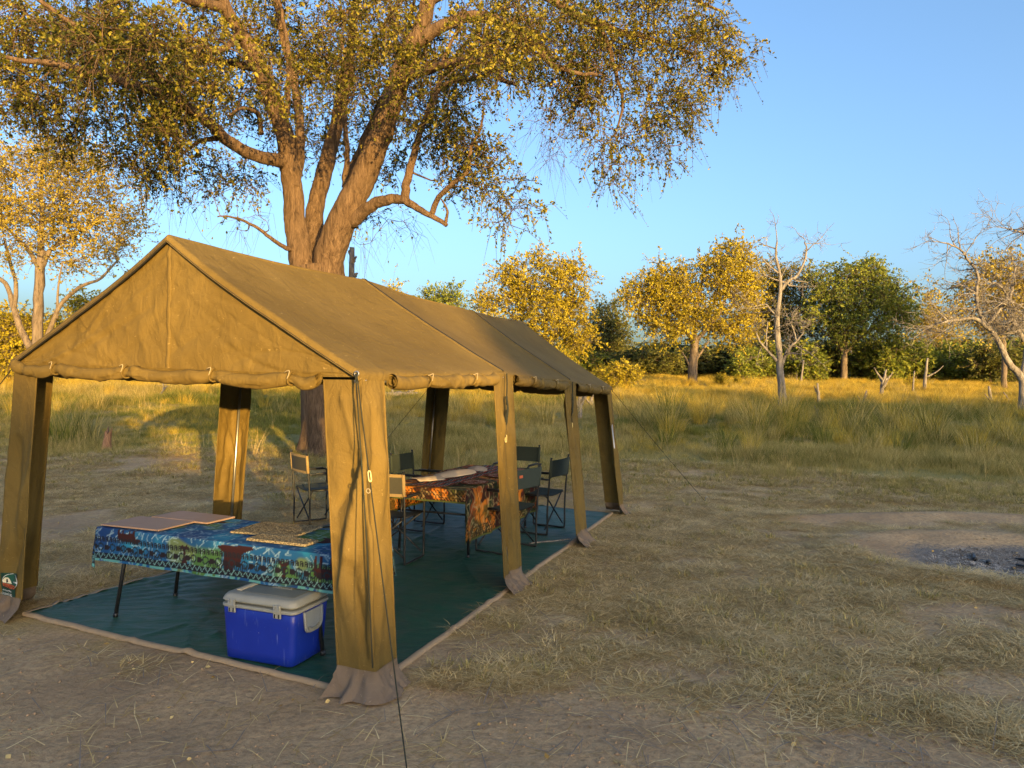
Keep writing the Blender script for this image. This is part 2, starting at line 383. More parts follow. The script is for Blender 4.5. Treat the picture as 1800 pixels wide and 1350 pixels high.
dm = dry_mask(GX, GY); le = long_edge(GX)
gcol = np.stack([dm, sst(-1.5, 2.5, GY - le) * .9 * (GY > 0), np.clip(1.25 * np.exp(-(pit_d(GX, GY) / .82) ** 4) * (.55 + .7 * fbm(GX * 3, GY * 3, 5)), 0, 1)], -1).reshape(-1, 3)
ground = gm.build('ground', GROUND, col=gcol); ground['kind'] = 'structure'

# ------------------------------------------------------------------ dining tent
tent = empty('dining_tent', tl(0, 0, 0), 'large open-sided olive canvas dining tent with its side walls rolled up', 'tent')
def TP(o, parent=None):
    if parent is None: return world_child(o, tent)
    o.parent = parent; return o
def lerp(a, b, t): return a + (b - a) * t
def frame_at(u):
    u = min(max(u, 0), 3); i = min(int(u), 2); f = u - i
    return lerp(EV[i, -1], EV[i + 1, -1], f), lerp(RG[i], RG[i + 1], f), lerp(EV[i, 1], EV[i + 1, 1], f)
def roof_point(u, t, lift=0.0):
    ext = min(u, 0) + max(u - 3, 0)
    l, r, e = frame_at(u); s = math.sqrt(t * t + .0022) - math.sqrt(.0022) * (1 - abs(t)); end = l if t < 0 else e
    p = lerp(r, end, s) + LX * ext * TB
    fr = (u - math.floor(u)) if 0 < u < 3 else 0
    sag = .045 * math.sin(math.pi * fr) ** .8 * (.35 + .65 * math.sin(math.pi * min(abs(t), 1))) + .022 * math.sin(math.pi * min(1, abs(t)))
    rip = .010 * (fbm(u * 2.2, t * 3 + 9, 31, 3) - .5) * 2
    nz = nrm(np.array([*(AX[:2] * math.copysign(.52, t)), .85])) if abs(t) > .02 else UP
    return p + nz * (rip - sag + lift)
us = np.concatenate([[-.018, -.0165, -.013, -.006], np.linspace(0, 3, 91), [3.006, 3.013, 3.0165, 3.018]])
ts = np.concatenate([-np.linspace(1, .06, 26), np.linspace(-.045, .045, 7), np.linspace(.06, 1, 26)])
G = np.array([[roof_point(u, t) for t in ts] for u in us])
drop_u = np.array([.045, .022, .006, 0] + [0] * 91 + [0, .006, .022, .045]); G[:, :, 2] -= drop_u[:, None]
lo = G[:, :1] + np.array([0, 0, -.05]) - AX * .004; hi = G[:, -1:] + np.array([0, 0, -.05]) + AX * .004
mid_l = G[:, :1] - AX * .012 - UP * .018; mid_r = G[:, -1:] + AX * .012 - UP * .018
G = np.concatenate([lo, mid_l, G, mid_r, hi], 1)
roof = TP(MB().grid(G).build('roof_canopy', CANVAS))
for u0 in (1, 2):      # raised seams over the inner frames
    b = MB(); tt = np.linspace(-1, 1, 61)
    b.grid(np.array([[roof_point(u0 + d, t, h) for t in tt] for d, h in ((-.019, .001), (-.013, .007), (-.004, .008), (.004, .003), (.012, .007), (.018, .001))]))
    TP(b.build('roof_seam', CANVAS))
    b = MB(); b.tube([roof_point(u0 + .003, t, .006) for t in np.linspace(-1, 1, 50)], .0075, 5); TP(b.build('seam_piping', PIPING))
for u0 in (-.010, 3.010):
    b = MB(); b.tube([roof_point(u0, t, .0) - UP * .040 - LX * (.006 if u0 < 0 else -.006) for t in np.linspace(-1, 1, 70)], .011, 6)
    TP(b.build('gable_piping_shadow', PIPING))  # black piping that also paints the shadow gap under the roof edge
def folds(U, V, n, seed, amp, wid, lmin=.12, lmax=.5, asp=1.0):
    r = np.random.default_rng(seed); D = np.zeros_like(U)
    for k in range(n):
        a = r.random(2) * [U.max(), V.max()]; an = r.random() * math.pi; L = r.uniform(lmin, lmax)
        d = np.array([math.cos(an), math.sin(an) * asp]); d /= np.linalg.norm(d)
        s = (U - a[0]) * d[0] + (V - a[1]) * d[1]; q = -(U - a[0]) * d[1] + (V - a[1]) * d[0]
        q = q + .12 * s * s * r.uniform(-1, 1) / L
        D += r.uniform(.4, 1) * amp * r.choice([-1, 1]) * np.exp(-(q / (wid * r.uniform(.6, 1.5))) ** 2) * np.exp(-(s / L) ** 4)
    return D
for u0, sg in ((0, -1), (3, 1)):
    l, r, e = frame_at(u0); n = 90; m = 46
    U = np.linspace(0, 1, n); Vv = np.linspace(0, 1, m); P = np.zeros((n, m, 3))
    for i, uu in enumerate(U):
        t = uu * 2 - 1; top = roof_point(u0, t) - UP * .012; bot = lerp(l, e, uu) - UP * (.035 + .02 * math.sin(math.pi * uu))
        if top[2] < bot[2] + .02: top = bot + UP * .02
        P[i] = bot + (top - bot) * Vv[:, None]
    UU, VV = np.meshgrid(U * 2.77, Vv * .85, indexing='ij')
    D = folds(UU, VV, 60, 3, .009, .020, .15, .5) + folds(UU, VV, 14, 8, .012, .04, .3, .7) + .010 * (fbm(UU * 1.5, VV * 1.5, 77, 3) - .5)
    edge = np.minimum(1, np.minimum(VV / .06, UU / .1)); edge = np.minimum(edge, (2.77 - UU) / .1)
    P = P + (LX * sg)[None, None] * (D * np.clip(edge, 0, 1))[..., None]
    g = TP(MB().grid(P).build('gable_panel', CANVAS))
    for dx in (0,):
        b = MB(); i0 = n // 2; col = P[i0 - 1:i0 + 1].mean(0) + LX * sg * .004
        b.grid(np.array([col + AX * a + LX * sg * h for a, h in ((-.016, -.003), (-.013, .002), (0, .003), (.013, .002), (.016, -.003))])); TP(b.build('centre_seam', CANVAS))
# ---- legs
def make_leg(top, bot, arms, seed, out, ztop_drop=.03, lit=None, skirt_flare=.095, extra=()):
    """arms: two (direction, width at top, width at foot); out: outward horizontal direction"""
    r = np.random.default_rng(seed); n, m = 46, 70
    (d1, w1, b1), (d2, w2, b2) = arms; S = np.linspace(-1, 1, n); V = np.linspace(0, 1, m)
    zb = .135
    bot2 = np.array([*lerp(bot, top, zb / top[2])[:2], zb]); top2 = top - UP * ztop_drop
    P = np.zeros((n, m, 3)); N = np.zeros((n, m, 3))
    n1 = nrm(np.cross(d1, UP)); n1 = n1 * np.sign(n1 @ out + 1e-6); n2 = nrm(np.cross(d2, UP)); n2 = n2 * np.sign(n2 @ out + 1e-6)
    for j, v in enumerate(V):
        c = lerp(top2, bot2, v); wa = lerp(w1, b1, v); wb = lerp(w2, b2, v)
        for i, s in enumerate(S):
            k = math.sqrt(s * s + .004) - math.sqrt(.004) * (1 - abs(s))
            P[i, j] = c + (d1 * wa if s < 0 else d2 * wb) * k
            w = .5 + .5 * np.clip(s / .12, -1, 1); N[i, j] = n1 * (1 - w) + n2 * w
    N = nrm(N)
    UU, VV = np.meshgrid((S + 1) * .28, V * 1.7, indexing='ij')
    D = folds(UU, VV, 26, seed, .006, .022, .10, .35, 1.2) + folds(UU, VV, 9, seed + 3, .026, .05, .35, .9, 4)
    D += .011 * (fbm(UU * 5, VV * .8, seed + 5, 3) - .5) * 2 * np.clip(VV / .3, 0, 1)
    for (ua, va, ub, vb, am, wd) in extra:
        d_ = np.array([ub - ua, vb - va]); Ls = np.linalg.norm(d_); d_ /= Ls; s_ = (UU - ua) * d_[0] + (VV - va) * d_[1]; q_ = -(UU - ua) * d_[1] + (VV - va) * d_[0]; D += am * np.exp(-(q_ / wd) ** 2) * sst(-.02, .06, s_) * sst(Ls + .05, Ls - .10, s_)
    D *= np.clip(VV / .10, .15, 1); edgev = 1 + .5 * (np.abs(S)[:, None] > .9)
    D += -.020 * np.sin(np.pi * np.abs(S))[:, None] * np.sin(np.pi * V)[None]
    D *= (1 - .85 * np.abs(S) ** 7)[:, None]
    P = P + N * D[..., None]
    b = MB(); b.grid(P); leg = TP(b.build('leg', CANVAS))
    for e, q in ((0, 1), (n - 1, -2)):      # hemmed edges with thickness
        hb = MB(); hb.tube(P[e], .006, 5); world_child(hb.build('hem', CANVAS), tent).parent = leg
        leg.children[-1].matrix_parent_inverse = Matrix()
    low = P[:, -1]; K = 9; Q = np.zeros((n, K, 3)); of = N[:, -1]
    hem = .05 * (fbm(S * 4 + seed, S * 0, 3, 3) - .5) * 2
    for k in range(K):
        f = k / (K - 1)
        q = low + of * (.006 + skirt_flare * f ** 1.7 + hem * f)[:, None] + (d2 * .5 - d1 * .0) * 0
        q[:, 2] = zb + .012 - (zb + .0) * f ** .85; q[:, 2] = np.maximum(q[:, 2], .014 + zg(q[:, 0], q[:, 1]))
        spread = 1 + .07 * f
        c = low[n // 2]; q[:, :2] = c[:2] + (q[:, :2] - c[:2]) * spread
        Q[:, k] = q
    Q[:, 2:-1] += of[:, None] * (folds(*np.meshgrid((S + 1) * .28, np.linspace(0, .3, K), indexing='ij'), 12, seed + 9, .02, .02, .05, .2))[:, 2:-1, None]
    sb = MB().grid(Q).build('mud_skirt', SKIRT); sb.parent = leg
    pb = MB(); pb.tube([top - UP * .02 - out * .05, bot + UP * .012 - out * .05], .0125, 8); TP(pb.build('pole', STEEL))
    return leg
legs = {}
for i in range(4):
    for s in (-1, 1):
        if i in (0, 3):
            dl = LX if i == 0 else -LX; da = -AX * s
            arms = [(da, .25, .24), (dl, .235, .215)]
            if s < 0: arms = arms[::-1]
            if i == 0 and s < 0: arms = [(dl, .28, .28), (da, .235, .25)]
            out = nrm(AX * s - dl)
        else:
            arms = [(-LX, .20, .19), (LX, .20, .19)]; out = AX * s
        legs[i, s] = make_leg(EV[i, s] - UP * .02 + AX * s * .004, BS[i, s], arms, 50 + i * 7 + (s > 0) * 3, out, extra=((.27, .42, .02, .82, -.030, .040), (.27, .42, .05, 1.30, .034, .040), (.12, 1.05, .21, 1.62, -.026, .034), (.30, .85, .24, 1.62, .024, .03), (.10, .05, .20, .40, .014, .025), (.42, .2, .36, 1.5, -.02, .035)) if (i, s) == (0, 1) else ((.20, .3, .10, 1.2, .02, .04), (.38, .5, .42, 1.5, -.02, .04)))
# ---- frame poles under the roof
for u0 in range(4):
    l, r, e = frame_at(u0)
    for q in (l, e):
        of_ = LX * (.05 if u0 == 0 else -.05 if u0 == 3 else 0); b = MB(); b.tube([q - UP * .06 + of_, r - UP * .11 + of_], .013, 8); TP(b.build('rafter_pole', STEEL))
for k in (-1, 0, 1):
    for i in range(3):
        a_, b_ = (RG[i], RG[i + 1]) if k == 0 else (EV[i, k], EV[i + 1, k])
        b = MB(); b.tube([a_ - UP * (.095 if k == 0 else .06) - AX * k * .03, b_ - UP * (.095 if k == 0 else .06) - AX * k * .03], .012, 8); TP(b.build('eave_pole' if k else 'ridge_pole', STEEL))
# ---- rolled-up walls
def make_roll(A, B, out, rad, seed, ties, name='rolled_wall', sagz=.02):
    r = np.random.default_rng(seed); n = 110; L = np.linalg.norm(B - A); T = (B - A) / L
    th = np.linspace(0, 2 * math.pi * 2.6, 74); S = np.linspace(0, 1, n)
    P = np.zeros((n, len(th), 3)); W = nrm(np.cross(T, UP)); W = W * np.sign(W @ out)
    pinch = np.ones(n)
    for t in ties: pinch -= .34 * np.exp(-((S - t) * L / .035) ** 2)
    sg = np.zeros(n); tt = [0.0] + list(ties) + [1.0]
    for a, b in zip(tt[:-1], tt[1:]):
        k = (S >= a) & (S <= b); sg[k] = np.sin(np.pi * (S[k] - a) / (b - a)) ** .7
    for i, s in enumerate(S):
        q = th / th[-1]; rr = rad * (.30 + .70 * q) * pinch[i] * (1 + .10 * (fbm(s * 9, th * .35, seed, 3) - .5) * 2 * q)
        rr = rr * (1 + .12 * (vnoise(s * 5, s * 0, seed + 4) - .5))
        c = lerp(A, B, s) - UP * (sagz * sg[i] + rad * .95) + W * rad * .25
        x = rr * np.cos(th + 1.5 * math.pi + .9); z = rr * np.sin(th + 1.5 * math.pi + .9)
        P[i] = c + W * x[:, None] + UP * (z * 1.08)[:, None]
    UU, VV = np.meshgrid(S * L, th * rad, indexing='ij')
    D = folds(UU, VV, int(46 * L), seed, .010, .012, .04, .20) + folds(UU, VV, int(8 * L), seed + 2, .016, .022, .10, .3)
    ctr = P.mean(1, keepdims=True); P = P + nrm(P - ctr) * D[..., None]
    ro = TP(MB().grid(P).build(name, CANVAS))
    fl = MB(); f0 = np.stack([lerp(A, B, s) + W * .004 - UP * .01 for s in S]); f1 = P[:, -1] + UP * .004   # cloth from eave to roll
    fl.grid(np.stack([f0, (f0 + f1) / 2 + W[None] * .008, f1], 1)); world_child(fl.build('wall_flap', CANVAS), tent).parent = ro
    fl_o = ro.children[-1]; fl_o.matrix_parent_inverse = Matrix()
    for t in ties:
        i = int(t * (n - 1)); c = P[i].mean(0); rr = rad * .80
        an = np.linspace(0, 2 * math.pi, 22)
        b = MB(); ring = [c + W * rr * math.cos(a) + UP * rr * 1.12 * math.sin(a) + T * .006 * math.sin(2 * a) for a in an]; b.tube(ring, .0075, 5, cap=False)
        tie = TP(b.build('tie_strap', CANVAS))
        kb = MB(); top = c + W * (rr * .75) + UP * rr * .95
        kb.tube(spline([top - T * .03, top + UP * .008 + W * .012 - T * .01, top + UP * .012 + W * .014 + T * .014, top - UP * .01 + W * .014 + T * .01, top - UP * .035 + W * .016], 14), .003, 5)
        q = kb.build('tie_cord', CORD); q.parent = tie
    return ro
make_roll(EV[0, -1] + AX * .06 - LX * .02 - UP * .01, EV[0, 1] - AX * .26 - LX * .02 - UP * .010, -LX, .043, 5, (.16, .42, .70, .93), sagz=.030)
make_roll(EV[3, -1] + AX * .27 + LX * .03 - UP * .03, EV[3, 1] - AX * .27 + LX * .03 - UP * .03, LX, .056, 15, (.2, .5, .8))
for i in range(3):
    for s in (1, -1):
        make_roll(lerp(EV[i, s], EV[i + 1, s], .14 if i == 0 else .115) + AX * s * .012 - UP * .022, lerp(EV[i, s], EV[i + 1, s], .86 if i == 2 else .90) + AX * s * .012 - UP * .022, AX * s, .045, 25 + i * 3 + s, (.28, .72), sagz=.016)
# ---- guy ropes
def rope(pts, r=.0032, parent=None, name='guy_rope', mat=None, n=30):
    b = MB(); b.tube(spline(pts, n), r, 6); o = b.build(name, mat or ROPE); TP(o) if parent is None else setattr(o, 'parent', parent); return o
def slider(P, d, parent):
    b = MB(); an = np.linspace(0, 2 * math.pi, 26)
    d = nrm(d); w = nrm(np.cross(d, [0, 1, 0])); 
    out = np.array([P + d * (.030 * math.cos(a)) + w * (.0105 * math.sin(a)) * (.62 + .38 * abs(math.cos(a)) ** 2) for a in an]); b.tube(out, .0034, 5, cap=False)
    o = b.build('rope_slider', SLIDER); o.parent = parent
def peg(P, parent):
    b = MB(); b.tube([P - UP * .02, P + UP * .06, P + UP * .075 + AX * .015, P + UP * .065 + AX * .03], .005, 6); o = b.build('tent_peg', STEEL); o.parent = parent
eye0 = at(627, 657, EV[0, 1][1] - .05); foot0 = gp(722, 1405)
g1 = rope([eye0, lerp(eye0, foot0, .45) - UP * .012, foot0]); slider(lerp(eye0, foot0, .30), foot0 - eye0, g1); peg(foot0, g1)
ring = lerp(eye0, foot0, .34) - AX * .02
b = MB(); an = np.linspace(0, 2 * math.pi, 18); b.tube([ring + AX * .011 * math.cos(a) + UP * .011 * math.sin(a) for a in an], .003, 5, cap=False); q = b.build('rope_ring', CORD); q.parent = g1
b = MB(); b.tube([eye0 + AX * .013 * math.cos(a) + UP * .013 * math.sin(a) for a in an], .0045, 6, cap=False); TP(b.build('eyelet', STEEL))
# loose tail rope lying along the corner of the same leg
ctop, cbot = EV[0, 1] - UP * .05, BS[0, 1] + UP * .16
rope([eye0 - LX * .012, lerp(ctop, cbot, .22) - LX * .035 - AX * .002, lerp(ctop, cbot, .6) - LX * .045 + AX * .01, lerp(ctop, cbot, .98) - LX * .055 + AX * .01], .004, None, 'corner_cord')
f4 = gp(1240, 882); g2 = rope([EV[3, 1] - UP * .03, lerp(EV[3, 1], f4, .5) - UP * .03, f4]); peg(f4, g2)
fl1 = EV[0, -1] - AX * 1.7 - LX * .2; fl1[2] = float(zg(fl1[0], fl1[1])); g3 = rope([EV[0, -1] - UP * .04, fl1]); peg(fl1, g3)
fl3 = EV[3, -1] - AX * 1.5 - LX * .1; fl3[2] = float(zg(fl3[0], fl3[1])); g4 = rope([EV[3, -1] - UP * .03, fl3]); slider(lerp(EV[3, -1], fl3, .5), fl3 - EV[3, -1], g4); peg(fl3, g4)
# bundled guy ropes hanging on the two middle legs
for i, dz, n in ((1, .26, 5), (2, .20, 4)):
    o0 = EV[i, 1] + AX * .035 - UP * .02
    g = rope([o0, o0 - UP * .1 + LX * .01, o0 - UP * dz], .0055, None, 'tied_up_rope')
    for k in range(n):
        a = random.uniform(-.02, .02); b_ = random.uniform(-.02, .02); top = o0 - UP * (dz - .07) + LX * a; lo_ = o0 - UP * (dz + .10 + random.uniform(0, .06)) + LX * b_
        rope([top, lerp(top, lo_, .5) + LX * random.uniform(-.018, .018) + AX * .008, lo_, lo_ + LX * .012 + UP * .01, lerp(top, lo_, .6) + LX * .02], .0045, g, 'rope_loop')
    tail = o0 - UP * (dz + .13); rope([tail, tail - UP * .13], .0035, g, 'rope_tail'); slider(tail - UP * .15, -UP, g)
# ---- maker's patch on the left front leg
def text_mesh(txt, size, mat, name, P, X, Y, parent, shear=0, sx=1.0):
    cu = bpy.data.curves.new('t', 'FONT'); cu.body = txt; cu.size = size; cu.shear = shear; cu.align_x = 'LEFT'
    to = bpy.data.objects.new('t', cu); C.objects.link(to); dg = bpy.context.evaluated_depsgraph_get(); dg.update()
    me = bpy.data.meshes.new_from_object(to.evaluated_get(dg)); bpy.data.objects.remove(to)
    Z = np.cross(X, Y); 
    for v in me.vertices:
        p = P + X * v.co.x * sx + Y * v.co.y; v.co = p
    me.materials.append(mat); o = bpy.data.objects.new(name, me); C.objects.link(o); o.parent = parent; return o
patch_green = m_plain('patch_green', (.006, .045, .028), .6, 0, .15); patch_white = m_plain('patch_white', (.75, .74, .70), .6); patch_orange = m_plain('patch_orange', (.55, .12, .04), .6); patch_cream = m_plain('patch_cream', (.72, .66, .45), .6); patch_hill = m_plain('patch_hill', (.012, .085, .05), .6)
from mathutils.bvhtree import BVHTree
leg0 = legs[0, -1]
_bv = BVHTree.FromPolygons([v.co[:] for v in leg0.data.vertices], [p.vertices[:] for p in leg0.data.polygons])
def stick(o, lift):
    for v in o.data.vertices:
        h = _bv.ray_cast(v.co - Vector(LX) * 1.0, Vector(LX), 2.5)
        if h[0] is not None: v.co = h[0] - Vector(LX) * lift
def sheet_poly(name, pts2, O, X, Y, mat, parent, lift, dens=.012):
    """filled 2-D outline as a fine strip mesh laid on the leg"""
    pts2 = np.array(pts2); ys = np.linspace(pts2[:, 1].min() + 1e-5, pts2[:, 1].max() - 1e-5, max(4, int(np.ptp(pts2[:, 1]) / .006)))
    rows = []
    for y in ys:
        xs = []
        for (x0, y0), (x1, y1) in zip(pts2, np.roll(pts2, -1, 0)):
            if (y0 - y) * (y1 - y) < 0: xs.append(x0 + (x1 - x0) * (y - y0) / (y1 - y0))
        if len(xs) < 2: xs = [pts2[:, 0].mean()] * 2
        rows.append([O + X * (min(xs) + (max(xs) - min(xs)) * t) + Y * y for t in np.linspace(0, 1, 10)])
    o = MB().grid(np.array(rows)).build(name, mat); o.parent = parent; stick(o, lift); return o
O = at(11, 1036, BS[0, -1][1] + .02); XA = AX * 1.42; YA = nrm(EV[0, -1] - BS[0, -1])
k_ = EV[0, -1][1] / F / .86
pt = sheet_poly('maker_patch', [(-.13, -.03), (.112, -.03), (.112, .137), (-.13, .137)], O, XA, YA, patch_green, leg0, .005)
pt['label'] = 'dark green maker patch with white and orange lettering'
an = np.linspace(0, 2 * math.pi, 40)
cc = np.array([.068, .078])
sheet_poly('patch_ring', np.stack([cc[0] + .056 * np.cos(an[:-1]), cc[1] + .056 * np.sin(an[:-1])], 1), O, XA, YA, patch_white, leg0, .007).parent = pt
sheet_poly('patch_disc', np.stack([cc[0] + .053 * np.cos(an[:-1]), cc[1] + .053 * np.sin(an[:-1])], 1), O, XA, YA, patch_hill, leg0, .009).parent = pt
sheet_poly('patch_tent', [(.014, .062), (.020, .092), (.030, .104), (.044, .104), (.056, .090), (.072, .060)], O, XA, YA, patch_cream, leg0, .011).parent = pt
sheet_poly('patch_tent_door', [(.036, .064), (.038, .094), (.044, .094), (.050, .066)], O, XA, YA, PIPING, leg0, .013).parent = pt
sheet_poly('patch_hill', [(.082, .072), (.090, .086), (.096, .078), (.108, .070)], O, XA, YA, patch_white, leg0, .011).parent = pt
sheet_poly('patch_banner', [(.014, .040), (.030, .030), (.070, .024), (.112, .026), (.112, .056), (.070, .058), (.014, .064)], O, XA, YA, patch_orange, leg0, .012).parent = pt
for txt, sz, mt, x, y, nm, sx in (('TENTCO', .027, PIPING, .019, .033, 'patch_lettering', .98), ('No Boundaries', .017, patch_white, .016, .008, 'patch_lettering', .78), ('X DINING SHEL', .024, patch_white, -.004, -.020, 'patch_lettering', .66)):
    o = text_mesh(txt, sz, mt, nm, O + XA * x + YA * y, XA, YA, pt, .25 if sz < .02 else 0, sx); stick(o, .021)

# ------------------------------------------------------------------ groundsheet
n, m = 110, 150
P = np.zeros((n, m, 3))
for i, a in enumerate(np.linspace(0, 1, n)):
    for j, b in enumerate(np.linspace(0, 1, m)):
        P[i, j] = (SHEET[0] * (1 - a) + SHEET[1] * a) * (1 - b) + (SHEET[3] * (1 - a) + SHEET[2] * a) * b
P[..., 2] = zg(P[..., 0], P[..., 1])
UU, VV = np.meshgrid(np.linspace(0, 2.9, n), np.linspace(0, 6.3, m), indexing='ij')
D = np.abs(folds(UU, VV, 60, 71, .016, .022, .25, 1.1, .6)) + .014 * fbm(UU * 2, VV * 2, 13, 3)
fan = np.exp(-((UU / .9) ** 2 + ((VV - .9) / .9) ** 2)) * (.5 + .5 * np.sin(np.arctan2(VV + .1, UU + .3) * 60)) * .014
P[..., 2] += .012 + np.clip(D + fan, 0, .04)
gs = MB().grid(P).build('groundsheet', TARP)
gs.data.materials.clear(); gs.data.materials.append(TARP)
gsr = empty('tent_groundsheet', SHEET[0], 'dark green groundsheet with tan binding spread under the tent', 'groundsheet')
world_child(gs, gsr); gs.name = 'sheet'
for e in (P[:, 0], P[-1, :], P[::-1, -1], P[0, ::-1]):
    inn = P.reshape(-1, 3).mean(0); T = nrm(np.gradient(e, axis=0)); W = np.cross(T, UP); W = W * np.sign(((inn - e) * W).sum(1))[:, None]; W = nrm(W)
    wob = (.006 * (fbm(np.arange(len(e)) * .25, np.arange(len(e)) * 0, 4) - .5))[:, None]
    b = MB(); e2 = e - W * (.012 + wob); b.grid(np.stack([e2 - UP * .014, e2 + UP * .004, e + W * .016 + UP * .008, e + W * .028 + UP * .004], 1)); world_child(b.build('binding', BIND), gsr)
def top_of_sheet(x, y): return float(zg(x, y)) + .022

# ------------------------------------------------------------------ folding tables and their cloths
def table(name, label, c, L, D, H, splay):
    """c centre on the floor; long axis along the direction given in L"""
    d, ln = L; w = np.cross(UP, d); z0 = .022
    root = empty(name, c, label, 'table')
    b = MB(); b.box([0, 0, H - .014], (1, 1, 1)); b = MB()
    M = np.stack([d, w, UP], 1)
    b.box(c + UP * (H - .014), (ln, D, .024), M); world_child(b.build('tabletop', TABLEM, smooth=False), root)
    for sx in (-1, 1):
        for sy in (-1, 1):
            tp = c + d * sx * (ln / 2 - .22) + w * sy * (D / 2 - .07) + UP * (H - .03); ft = c + d * sx * (ln / 2 - .22 + splay) + w * sy * (D / 2 - .05); ft[2] = top_of_sheet(ft[0], ft[1]) + .004
            b = MB(); b.tube([tp, lerp(tp, ft, .97)], .014, 8); lg = world_child(b.build('leg', BLACK), root)
            b = MB(); b.tube([lerp(tp, ft, .955), ft], .018, 8); f_ = b.build('foot_cap', BLACK); f_.parent = lg
        b = MB(); b.tube([c + d * sx * (ln / 2 - .21) + w * (D / 2 - .07) + UP * (H * .62), c + d * sx * (ln / 2 - .21) - w * (D / 2 - .07) + UP * (H * .62)], .010, 8); world_child(b.build('cross_bar', BLACK), root)
    return root
def cloth(name, label, c, d, ln, D, H, drops, step, painter, ripple=.012, corner=1.1):
    """drops: (minus long, plus long, minus short, plus short)"""
    w = np.cross(UP, d); s0, s1, t0, t1 = -ln / 2 - drops[0], ln / 2 + drops[1], -D / 2 - drops[2], D / 2 + drops[3]
    S = np.arange(s0, s1 + step * .5, step); T = np.arange(t0, t1 + step * .5, step); SS, TT = np.meshgrid(S, T, indexing='ij')
    hx, hy = ln / 2 + .006, D / 2 + .006
    cx_ = np.clip(SS, -hx, hx); cy_ = np.clip(TT, -hy, hy); ex = SS - cx_; ey = TT - cy_; r_ = np.hypot(ex, ey)
    both = (np.abs(ex) > 0) & (np.abs(ey) > 0)
    dn = np.where(both, np.minimum(r_, corner * (np.abs(ex) + np.abs(ey)) * .75), r_)
    ux = np.where(r_ > 0, ex / (r_ + 1e-9), 0); uy = np.where(r_ > 0, ey / (r_ + 1e-9), 0)
    arc = np.where(np.abs(ey) > np.abs(ex), SS, TT)
    out = .004 * np.minimum(1, r_ / .02) + ripple * (r_ / .3) * np.sin(arc * 14 + 3 * fbm(arc * 2, arc * 0, 3)) + both * .10 * np.minimum(np.abs(ex), np.abs(ey)) + .02 * (r_ / .3) * (fbm(SS * 3, TT * 3, 8) - .4)
    out = np.where(r_ > 0, np.maximum(out, .002), 0)
    z = H + .003 - dn + .004 * (fbm(SS * 4, TT * 4, 5, 3) - .4) * (r_ <= 0)
    P = c + d * (cx_ + ux * out)[..., None] + w * (cy_ + uy * out)[..., None] + UP * z[..., None]
    col = painter(SS, TT, (s0, s1, t0, t1))
    o = MB().grid(P - c).build(name, PRINT, col=col.reshape(-1, 3)); o.location = c
    return tag(o, label, 'tablecloth')
def strokes(SS, TT, n, seed, lmin, lmax, wid, curved=False):
    r = np.random.default_rng(seed); M = np.zeros(SS.shape); S = SS[:, 0]; T = TT[0]; st = S[1] - S[0]
    for k in range(n):
        a = np.array([r.uniform(S[0], S[-1]), r.uniform(T[0], T[-1])]); an_ = r.random() * math.pi * 2; L = r.uniform(lmin, lmax); d = np.array([math.cos(an_), math.sin(an_)])
        i0, i1 = np.searchsorted(S, [a[0] - L, a[0] + L]); j0, j1 = np.searchsorted(T, [a[1] - L, a[1] + L])
        x = SS[i0:i1, j0:j1] - a[0]; y = TT[i0:i1, j0:j1] - a[1]; s = x * d[0] + y * d[1]; q = -x * d[1] + y * d[0]
        if curved: q = q - .25 * L * np.sin(s / L * 4)
        v = np.clip(1.4 - np.abs(q) / wid, 0, 1) * (np.abs(s) < L / 2) * r.uniform(.45, 1)
        M[i0:i1, j0:j1] = np.maximum(M[i0:i1, j0:j1], v)
    return M
def inpoly(SS, TT, poly, c=(0, 0), k=1.0, flip=1):
    poly = np.array(poly, float) * k * np.array([1, flip]) + np.array(c); ins = np.zeros(SS.shape, bool)
    for (x0, y0), (x1, y1) in zip(poly, np.roll(poly, -1, 0)):
        cr = ((y0 > TT) != (y1 > TT)) & (SS < (x1 - x0) * (TT - y0) / (y1 - y0 + 1e-12) + x0); ins ^= cr
    return ins
GRAZER = [(-1, .2), (-.9, .5), (-.5, .62), (.3, .6), (.6, .75), (.95, .7), (1.25, .45), (1.2, .3), (.85, .35), (.7, .1), (.68, -.6), (.52, -.6), (.5, -.05), (.3, -.05), (.28, -.6), (.14, -.6), (.1, 0), (-.35, 0), (-.4, -.6), (-.55, -.6), (-.56, 0), (-.72, .0), (-.75, -.6), (-.9, -.6)]
ANVIL = [(-1, .5), (-.75, .5), (1.2, .6), (1.25, .45), (.6, .2), (.45, -.35), (.15, -.45), (-.1, -.75), (-.5, -.7), (-.6, .15), (-.9, .35)]
TREE2 = [(-.35, -1), (.45, -1), (.12, -.2), (.2, .3), (.5, .55), (.3, .8), (0, .55), (-.3, .8), (-.35, .5), (-.12, .2), (-.08, -.2)]
def mixc(col, c, m): return col * (1 - m[..., None]) + np.array(c) * m[..., None]
